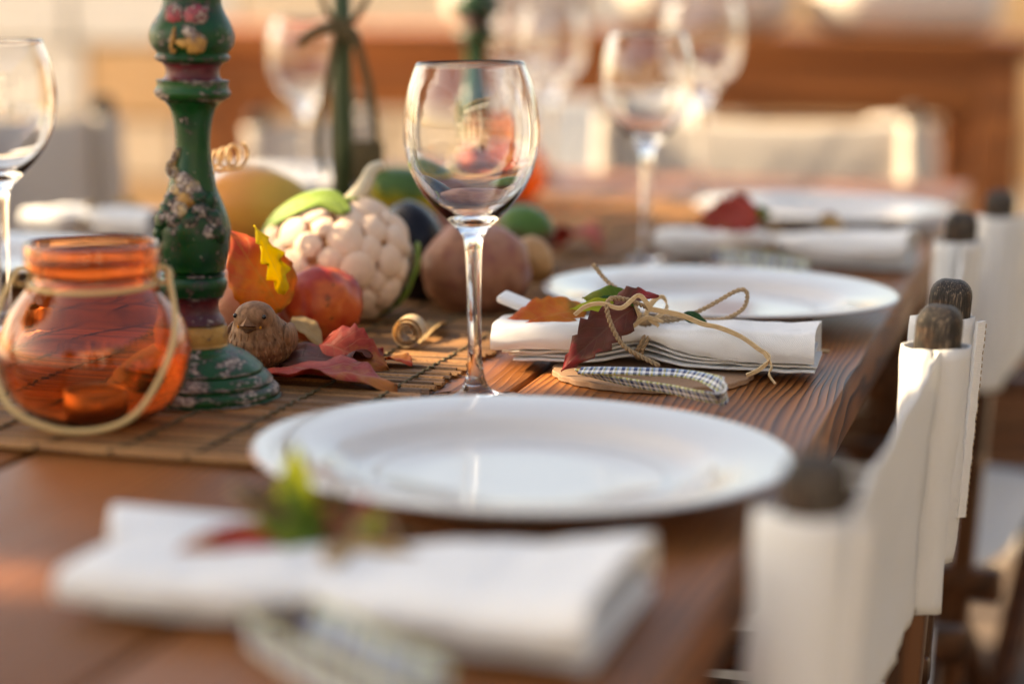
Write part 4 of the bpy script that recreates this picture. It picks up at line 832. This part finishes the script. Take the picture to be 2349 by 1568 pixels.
for path, w_ in (([L(1490, 708, 1.515), L(1560, 722, 1.512), L(1610, 742, 1.510), L(1650, 751, 1.506), L(1700, 772, 1.503), L(1740, 800, 1.501), L(1766, 820, 1.499), L(1745, 845, 1.498), L(1712, 861, 1.497)], 0.0040), ([L(1752, 808, 1.50), L(1770, 838, 1.498), L(1764, 858, 1.497), L(1778, 880, 1.495)], 0.0024),
                 ([L(1495, 712, 1.51), L(1480, 690, 1.505), L(1462, 678, 1.503), L(1425, 706, 1.500), L(1380, 696, 1.500), L(1345, 702, 1.502), L(1318, 722, 1.504)], 0.0036)):
    pc = crom(path, 6); v, f, uv = band(pc, lambda s: w_ * (1 - 0.2 * s), [Vector((0.3 * math.sin(i * 0.7), -0.45, 1)) for i in range(len(pc))]); obj('raffia', v, f, M['raffia'], B1, True, sharp=50)
v, f = tube(crom([L(1815, 795, 1.60), L(1860, 802, 1.60), L(1902, 806, 1.60)], 4), 0.0016, 7); obj('twig', v, f, M['jute'], B1)
v, f = box(0.06, 0.03, 0.006, 0.0025); Mx = Matrix.Translation(L(1232, 712, 1.60)) @ Matrix.Rotation(R(20), 4, 'Y'); obj('folded_corner', [Mx @ p for p in v], f, M['white_linen'], B1)
# scalloped board under it
n = 168; Rb = 0.072; cb = at(1497, 862); v, f = [], []
for z_, sc in ((0.0, 0.99), (0.0006, 1.0), (0.0036, 1.0), (0.0042, 0.99)):
    for i in range(n): a = 2 * math.pi * i / n; r_ = Rb * sc * (1 + 0.030 * abs(math.sin(a * 11 + 0.4)) - 0.02); v.append((r_ * math.cos(a), r_ * math.sin(a), z_))
for q_ in range(3):
    for i in range(n): f.append((q_ * n + i, q_ * n + (i + 1) % n, (q_ + 1) * n + (i + 1) % n, (q_ + 1) * n + i))
f.append(tuple(reversed(range(n)))); f.append(tuple(3 * n + i for i in range(n)))
o = obj('scalloped_coaster', v, f, M['fibre_board'], None, True, sharp=35); o.location = (cb.x, cb.y, 0.0006); tag(o, 'scalloped brown fibreboard coaster under the sharp napkin', 'coaster')
# plaid strip looped on the board
zz = 0.0052
pp = [at(1330, 850, zz + .008), at(1400, 850, zz + .011), at(1480, 852, zz + .012), at(1560, 856, zz + .012), at(1615, 866, zz + .012), at(1655, 884, zz + .010), at(1664, 900, zz + .007), at(1650, 912, zz + .005), at(1610, 908, zz + .004), at(1540, 893, zz + .004), at(1460, 880, zz + .004), at(1390, 866, zz + .005), at(1325, 852, zz + .006)]
pc = crom(pp, 6); ups = []
for i, p in enumerate(pc):
    s = i / (len(pc) - 1); ups.append(Vector((0.1 * math.sin(s * 9), 0.9 if s < 0.3 else (0.9 - 6 * (s - 0.3) if s < 0.55 else -0.6), 0.45 + 0.2 * math.sin(s * 11))))
v, f, uv = band(pc, lambda s: 0.0065 + 0.008 * math.exp(-((s - 0.5) / 0.12) ** 2) + 0.002 * s, ups, thick=0.0006); o = obj('plaid_strip', v, f, M['plaid_cotton'], None, True, uvs=uv, sharp=60)
tag(o, 'blue, white and olive plaid cloth strip looped on the coaster', 'cloth strip')

# front napkin, strongly blurred
fl, fr = at(125, 1425), at(1368, 1548); mid = (fl + fr) / 2; nz = math.atan2(fr.y - fl.y, fr.x - fl.x); fwd = Vector((-math.sin(nz), math.cos(nz), 0))
B0, k0 = bundle(mid + fwd * 0.048 + Vector((0, 0, 0.002)), nz, 'blurred white napkin nearest the camera with a bright green leaf', (fr - fl).length, 0.090, 0.0215, 1.45, 4, pinch=0.47, bow=False, pd=0.84, ph=0.95)
inv = (Matrix.Translation(B0.location) @ Matrix.Rotation(nz, 4, 'Z')).inverted()
for x0, y0, Y0, x1, y1, Y1, w_, m_ in ((690, 1235, .99, 678, 1015, 1.0, .024, 'leaf_bright_green'), (760, 1240, .98, 610, 1175, .98, .026, 'leaf_green'), (640, 1260, .965, 400, 1262, .955, .028, 'leaf_crimson'), (770, 1240, .97, 920, 1300, .95, .026, 'leaf_green'), (700, 1240, .985, 560, 1130, .99, .018, 'leaf_tan'),
                                   (740, 1240, .975, 850, 1140, .98, .022, 'leaf_maroon'), (720, 1230, .98, 650, 1100, .985, .016, 'leaf_green'), (760, 1250, .965, 860, 1220, .96, .022, 'leaf_tan'), (730, 1260, .96, 640, 1240, .955, .022, 'leaf_green'), (780, 1260, .955, 1000, 1290, .94, .016, 'leaf_tan')):
    leaf('leaf', B0, L(x0, y0, Y0), L(x1, y1, Y1), w_, M[m_], up=(0.1, -0.9, 0.4), curl=0.09, fold=0.2)
sr = random.Random(3)
for k in range(16):
    a = R(sr.uniform(15, 165)); rr_ = sr.uniform(70, 190); bx, by = 740 + sr.uniform(-60, 70), 1246 + sr.uniform(-10, 14)
    leaf('leaf', B0, L(bx, by, .965 + .01 * sr.random()), L(bx + rr_ * math.cos(a), by - rr_ * 0.55 * math.sin(a), .955 + .03 * sr.random()), sr.uniform(.009, .017), M[sr.choice(['leaf_green', 'leaf_tan', 'leaf_green', 'leaf_maroon', 'leaf_bright_green'])], up=(sr.uniform(-.4, .4), -0.9, 0.4), curl=0.1, fold=0.2)
for path in ((700, 1245, 600, 1120), (720, 1240, 540, 1110), (790, 1250, 960, 1230), (720, 1240, 560, 1140), (760, 1240, 900, 1170), (740, 1240, 780, 1110), (770, 1255, 1090, 1330)):
    v, f = tube(crom([L(path[0], path[1], .975), L((path[0] + path[2]) / 2, (path[1] + path[3]) / 2 - 8, .975), L(path[2], path[3], .975)], 5), 0.0017, 6); obj('twig', v, f, M['dark_cord'], B0)
v, f = box(0.075, 0.045, 0.008, 0.003); Mx = Matrix.Translation(L(430, 1215, 1.02)) @ Matrix.Rotation(R(8), 4, 'Y') @ Matrix.Rotation(R(25), 4, 'Z'); obj('folded_corner', [Mx @ p for p in v], f, M['white_linen'], B0)
for path in ([L(745, 1245, .97), L(640, 1190, .98), L(560, 1150, .98), L(530, 1120, .98)], [L(745, 1245, .97), L(800, 1200, .97), L(880, 1190, .97), L(900, 1240, .97), L(800, 1260, .965)], [L(745, 1245, .97), L(840, 1260, .96), L(960, 1290, .95), L(1060, 1320, .94)]):
    v, f = twine(path, 0.0016, n=8); obj('twine_end', v, f, M['jute'], B0)
zz = 0.004
pp = [at(700, 1425, zz + .012), at(790, 1455, zz + .012), at(870, 1500, zz + .012), at(1000, 1560, zz + .010), at(1010, 1610, zz + .008), at(900, 1620, zz + .006), at(760, 1560, zz + .006), at(640, 1490, zz + .006), at(560, 1440, zz + .006)]
pc = crom(pp, 6); ups = [Vector((0.1, 0.5 - 1.1 * i / len(pc), 0.8)) for i in range(len(pc))]
v, f, uv = band(pc, lambda s: 0.018, ups, thick=0.0006); o = obj('plaid_strip', v, f, M['plaid_cotton_wide'], None, True, uvs=uv, sharp=60); tag(o, 'blurred plaid cloth strip under the nearest napkin at the bottom edge', 'cloth strip')

# far bundle with the red leaf, and napkins across the table
def simple(xl, yl, xr, yr, label, flare, seed, leafs, back=0.03, D=0.062, H=0.030):
    a, b = at(xl, yl), at(xr, yr); mid = (a + b) / 2; nz = math.atan2(b.y - a.y, b.x - a.x); fw = Vector((-math.sin(nz), math.cos(nz), 0))
    t, k = bundle(mid + fw * back + Vector((0, 0, 0.001)), nz, label, (b - a).length, D, H, flare, seed, bow=False, pd=0.72, ph=0.9)
    iv = (Matrix.Translation(t.location) @ Matrix.Rotation(nz, 4, 'Z')).inverted()
    for (x0, y0, Y0, x1, y1, Y1, w, m) in leafs: leaf('leaf', t, iv @ atY(x0, y0, Y0), iv @ atY(x1, y1, Y1), w, M[m], up=(0, -1, 0.5), curl=0.08, fold=0.15)
    return t
simple(1500, 598, 2080, 628, 'blurred white napkin with a bright red leaf behind the second plate', 1.3, 2, [(1740, 492, 2.14, 1590, 515, 2.12, 0.050, 'leaf_crimson'), (1735, 492, 2.15, 1640, 478, 2.15, 0.045, 'leaf_crimson'), (1720, 492, 2.17, 1770, 488, 2.17, 0.02, 'leaf_green'), (1880, 500, 2.15, 1940, 520, 2.15, 0.02, 'leaf_tan')])
simple(50, 545, 345, 560, 'blurred white napkin on the left side behind the orange jar', 1.1, 5, [(250, 490, 2.35, 330, 470, 2.35, 0.03, 'leaf_tan')])
zz = 0.003
pp = [at(1640, 588, zz + .012), at(1760, 600, zz + .012), at(1850, 618, zz + .010), at(1830, 634, zz + .006), at(1740, 622, zz + .005), at(1650, 602, zz + .005)]
pc = crom(pp, 6); v, f, uv = band(pc, lambda s: 0.016, Vector((0, 0.2, 0.9)), thick=0.0006); o = obj('plaid_strip', v, f, M['plaid_cotton_wide'], None, True, uvs=uv, sharp=60); tag(o, 'blurred dark plaid cloth strip under the red-leaf napkin', 'cloth strip')

# ================================================================== CHAIRS
def make_chair(canvas='white_canvas'):
    """local: x along the back (posts at +-0.2415), y towards the table, z from the ground"""
    t = empty('director_chair'); W = 0.2415; TOP = 0.832; lean = math.tan(R(3.2))
    def py(z): return (TOP - z) * lean
    for s in (-1, 1):
        beam('back_post', (s * W, py(0.20) , 0.20), (s * W, py(TOP - 0.026), TOP - 0.026), 0.023, 0.023, M['frame_wood_upright'], t, 0.004, up=(1, 0, 0))
        # rounded, weathered post end
        bm_ = bmesh.new(); bmesh.ops.create_cube(bm_, size=1)
        for p in bm_.verts: p.co = Vector((p.co.x * 0.030, p.co.y * 0.030, p.co.z * 0.034))
        bmesh.ops.bevel(bm_, geom=[e_ for e_ in bm_.edges if abs(e_.verts[0].co.z - e_.verts[1].co.z) > 0.01], offset=0.009, segments=5, profile=0.5, affect='EDGES')
        bmesh.ops.bevel(bm_, geom=[e_ for e_ in bm_.edges if e_.verts[0].co.z > 0.012 and e_.verts[1].co.z > 0.012], offset=0.010, segments=5, profile=0.5, affect='EDGES')
        bmesh.ops.bevel(bm_, geom=[e_ for e_ in bm_.edges if e_.verts[0].co.z < -0.012 and e_.verts[1].co.z < -0.012], offset=0.002, segments=2, profile=0.5, affect='EDGES')
        bm_.verts.index_update(); vv = [p.co.copy() for p in bm_.verts]; ff = [tuple(q_.index for q_ in g_.verts) for g_ in bm_.faces]; bm_.free()
        for p in vv:
            if p.z > 0: p.z -= 0.10 * (p.x * p.x + p.y * p.y) / 0.015
        o = obj('post_end', vv, ff, M['weathered_post'], t, True, sharp=50); o.location = (s * W, py(TOP - 0.017), TOP - 0.017); o.rotation_euler = (R(3.2), 0, 0)
    # sling: sleeve round one post, across, sleeve round the other
    z0, z1 = TOP - 0.208, TOP - 0.027; v, f = [], []; nz_ = 22
    def plan(zr):
        P = []
        sag = 0.006 + 0.006 * math.sin(math.pi * zr)
        loopx, loopy = 0.0175, 0.0215
        for i in range(21):                                   # sleeve round the near post (x = -W), opening outwards
            a = R(-60) - R(358) * i / 20; P.append((-W + loopx * math.cos(a), loopy * math.sin(a) * (1.0 + 0.08 * math.sin(3 * a + zr * 4)) + 0.002))
        for i in range(1, 24):
            s = i / 24; x = -W + 2 * W * s; y = -0.0175 + 0.0135 * s + sag * math.sin(math.pi * s); P.append((x, y))
        for i in range(21):
            a = R(185) + R(356) * i / 20; P.append((W + loopx * math.cos(a), loopy * math.sin(a) * (1.0 + 0.08 * math.sin(2 * a + zr * 3)) + 0.002))
        return P
    m = None
    for j in range(nz_ + 1):
        zr = j / nz_; z = z0 + (z1 - z0) * zr; P = plan(zr); m = len(P)
        for i, (x, y) in enumerate(P):
            w_ = 0.0012 * noise.noise(Vector((x * 12, y * 20, z * 16))) + 0.0022 * noise.noise(Vector((x * 34 + z * 22, 3, z * 7))) + 0.0012 * noise.noise(Vector((x * 70 - z * 40, 9, z * 18))); edge = (1 - zr) ** 8 + zr ** 10
            dz = (0.0028 * noise.noise(Vector((x * 30, y * 60, 3))) if (j in (0, nz_)) else 0) - 0.010 * zr * math.sin(math.pi * max(0, min(1, (x + W) / (2 * W))))
            v.append(Vector((x, y + py(z) + w_ + 0.0008 * edge * math.sin(x * 40), z + dz)))
    for j in range(nz_):
        for i in range(m - 1): f.append((j * m + i, j * m + i + 1, (j + 1) * m + i + 1, (j + 1) * m + i))
    o = obj('canvas_back', v, f, M[canvas], t); sm_ = o.modifiers.new('thickness', 'SOLIDIFY'); sm_.thickness = 0.0016; sm_.offset = 0
    # stitched hem strip standing off the near sleeve, table-away side
    hv = [Vector((-W - 0.004 + 0.0005 * noise.noise(Vector((i * 0.4, 0, 0))), -0.0225 + py(z0 + 0.035 + (z1 - z0 - 0.037) * i / 30) - 0.0006 * noise.noise(Vector((i * 0.5, 7, 0))), z0 + 0.035 + (z1 - z0 - 0.037) * i / 30)) for i in range(31)]
    v, f, uv = band(hv, lambda s: 0.0085 + 0.0008 * noise.noise(Vector((s * 9, 0, 2))) + 0.0004 * math.sin(s * 70), Vector((0.75, -0.6, 0)), thick=0.0013); hm = obj('hem', v, f, M['hem_canvas'], t, True, sharp=60)
    v, f = [], []
    for i in range(0, 30):
        a_, b_ = hv[i].lerp(hv[i + 1], 0.15), hv[i].lerp(hv[i + 1], 0.75); o_ = Vector((-0.0032, -0.0040, 0)); tube([a_ + o_, b_ + o_], 0.0004, 5, v, f)
    obj('stitching', v, f, M['jute'], hm)
    # arms, seat, crossed legs
    for s in (-1, 1):
        beam('armrest', (s * W, 0.004, 0.545), (s * W, 0.44, 0.545), 0.040, 0.022, M['frame_wood'], t, 0.005)
        beam('front_post', (s * W, 0.40, 0.43), (s * W, 0.40, 0.534), 0.028, 0.028, M['frame_wood_upright'], t)
        beam('seat_rail', (s * W, -0.02, 0.415), (s * W, 0.44, 0.415), 0.025, 0.035, M['frame_wood'], t)
        beam('floor_rail', (s * W, -0.04, 0.025), (s * W, 0.45, 0.025), 0.03, 0.04, M['frame_wood'], t)
        for y in (0.03, 0.39):
            beam('crossed_leg', (s * W, y + 0.012 * s, 0.045), (-s * W, y + 0.012 * s, 0.40), 0.022, 0.032, M['frame_wood'], t, up=(0, 1, 0))
    v, f = [], []
    for i in range(17):
        s = i / 16
        for j in range(9):
            q_ = j / 8; v.append(Vector((-W + 2 * W * s, 0.01 + 0.40 * q_, 0.435 - 0.03 * math.sin(math.pi * s))))
    for i in range(16):
        for j in range(8): f.append((i * 9 + j, (i + 1) * 9 + j, (i + 1) * 9 + j + 1, i * 9 + j + 1))
    o = obj('canvas_seat', v, f, M[canvas], t); sm_ = o.modifiers.new('thickness', 'SOLIDIFY'); sm_.thickness = 0.002
    return t
def put_chair(t, u, v_, label, rz=ROT_T, loc=None): 
    t.location = loc if loc is not None else tuv(u, v_, GZ); t.rotation_euler = (0, 0, rz); tag(t, label, 'chair', 'director chairs round the table'); return t
ch = make_chair()
chairs = [((0.957, -0.108), (1.440, -0.0855), 'white canvas director chair nearest the camera at the right edge'), ((1.568, -0.086), (2.054, -0.106), 'white canvas director chair whose sharp dark post end stands behind the nearest chair'), ((2.280, -0.080), (2.757, -0.010), 'third white canvas director chair along the right side, cut by the frame')]
rest = [copy_tree(ch) for _ in range(2)]
for t, (a, b, lab) in zip([ch] + rest[:2], chairs):
    A_, B_ = tuv(*a), tuv(*b); c_ = (A_ + B_) / 2; put_chair(t, 0, 0, lab, math.atan2(B_.y - A_.y, B_.x - A_.x), Vector((c_.x, c_.y, GZ)))
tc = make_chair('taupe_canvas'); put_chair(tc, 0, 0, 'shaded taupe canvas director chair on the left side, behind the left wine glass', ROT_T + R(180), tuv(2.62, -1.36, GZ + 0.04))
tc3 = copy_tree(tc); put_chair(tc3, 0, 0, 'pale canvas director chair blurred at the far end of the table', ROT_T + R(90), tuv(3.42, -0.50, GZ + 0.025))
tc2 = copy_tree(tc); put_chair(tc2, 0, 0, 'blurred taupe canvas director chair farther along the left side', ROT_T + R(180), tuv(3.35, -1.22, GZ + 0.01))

# ================================================================== SECOND TABLE
st = empty('side_table', (0.33, 5.25, GZ), R(-3), 'massive orange-brown wooden table in the blurred background on the right', 'table')
H2 = 0.925
for k in range(4): boxo('plank', 2.0, 0.168, 0.05, (-0.12, -0.255 + 0.17 * k, H2 - 0.025), M['far_table_wood'], st, 0.006)
boxo('apron', 1.86, 0.03, 0.13, (-0.12, -0.29, H2 - 0.116), M['far_table_wood'], st); boxo('apron', 1.86, 0.03, 0.13, (-0.12, 0.29, H2 - 0.116), M['far_table_wood'], st)
for s in (-1, 1):
    boxo('apron', 0.03, 0.54, 0.13, (-0.12 + s * 0.90, 0, H2 - 0.1165), M['far_table_wood'], st)
    for s2 in (-1, 1): boxo('leg', 0.10, 0.10, H2 - 0.052, (-0.12 + s * 0.90 + (0.0 if s < 0 else 0), s2 * 0.262, (H2 - 0.052) / 2), M['far_table_wood'], st, 0.008)
def cushion(name, sx, sy, sz, loc, rz, mat, label, cat):
    v, f = blob(1, 1, 1, lambda n: Vector((math.copysign(abs(n.x) ** 0.45, n.x) * sx / 2, math.copysign(abs(n.y) ** 0.45, n.y) * sy / 2, math.copysign(abs(n.z) ** 0.6, n.z) * sz / 2)), 4)
    o = obj(name, v, f, M[mat]); o.location = loc; o.rotation_euler = (0, 0, R(rz)); tag(o, label, cat); return o
zt = GZ + H2
for i, (x, sx, sz, m_, lab) in enumerate([(0.02, 0.34, 0.16, 'taupe_canvas', 'pale cushion on the left part of the background table'), (0.45, 0.40, 0.18, 'taupe_canvas', 'cream cushion in the middle of the background table'), (0.92, 0.42, 0.15, 'taupe_canvas', 'wide pale cushion on the right part of the background table')]):
    cushion('cushion', sx, 0.40, sz, (x, 5.20, zt + sz / 2 - 0.004), 4 * i - 6, m_, lab, 'cushion')
cushion('sack', 0.15, 0.16, 0.26, (0.80, 4.55, GZ + 0.632), 10, 'taupe_canvas', 'pale cloth bundle on the crate below the background table', 'cloth bundle')
def crate(loc, rz, sx, sy, sz, label):
    t = empty('wooden_crate', loc, R(rz), label, 'crate', 'wooden crates in the background')
    for s in (-1, 1):
        for k in range(4): boxo('slat', sx, 0.014, sz / 4 - 0.012, (0, s * sy / 2, sz * (k + 0.5) / 4), M['frame_wood'], t, 0.002)
        for k in range(4): boxo('slat', 0.014, sy - 0.03, sz / 4 - 0.012, (s * (sx / 2 - 0.008), 0, sz * (k + 0.5) / 4), M['frame_wood'], t, 0.002)
    boxo('floor_board', sx - 0.04, sy - 0.03, 0.012, (0, 0, 0.012), M['frame_wood'], t, 0.002)
    return t
crate((0.86, 4.55, GZ), 6, 0.46, 0.36, 0.50, 'slatted wooden crate under the background table on the right')
cr2 = copy_tree(ch); put_chair(cr2, 0, 0, 'white canvas director chair drawn up to the background table', R(176), Vector((0.15, 4.62, GZ)))
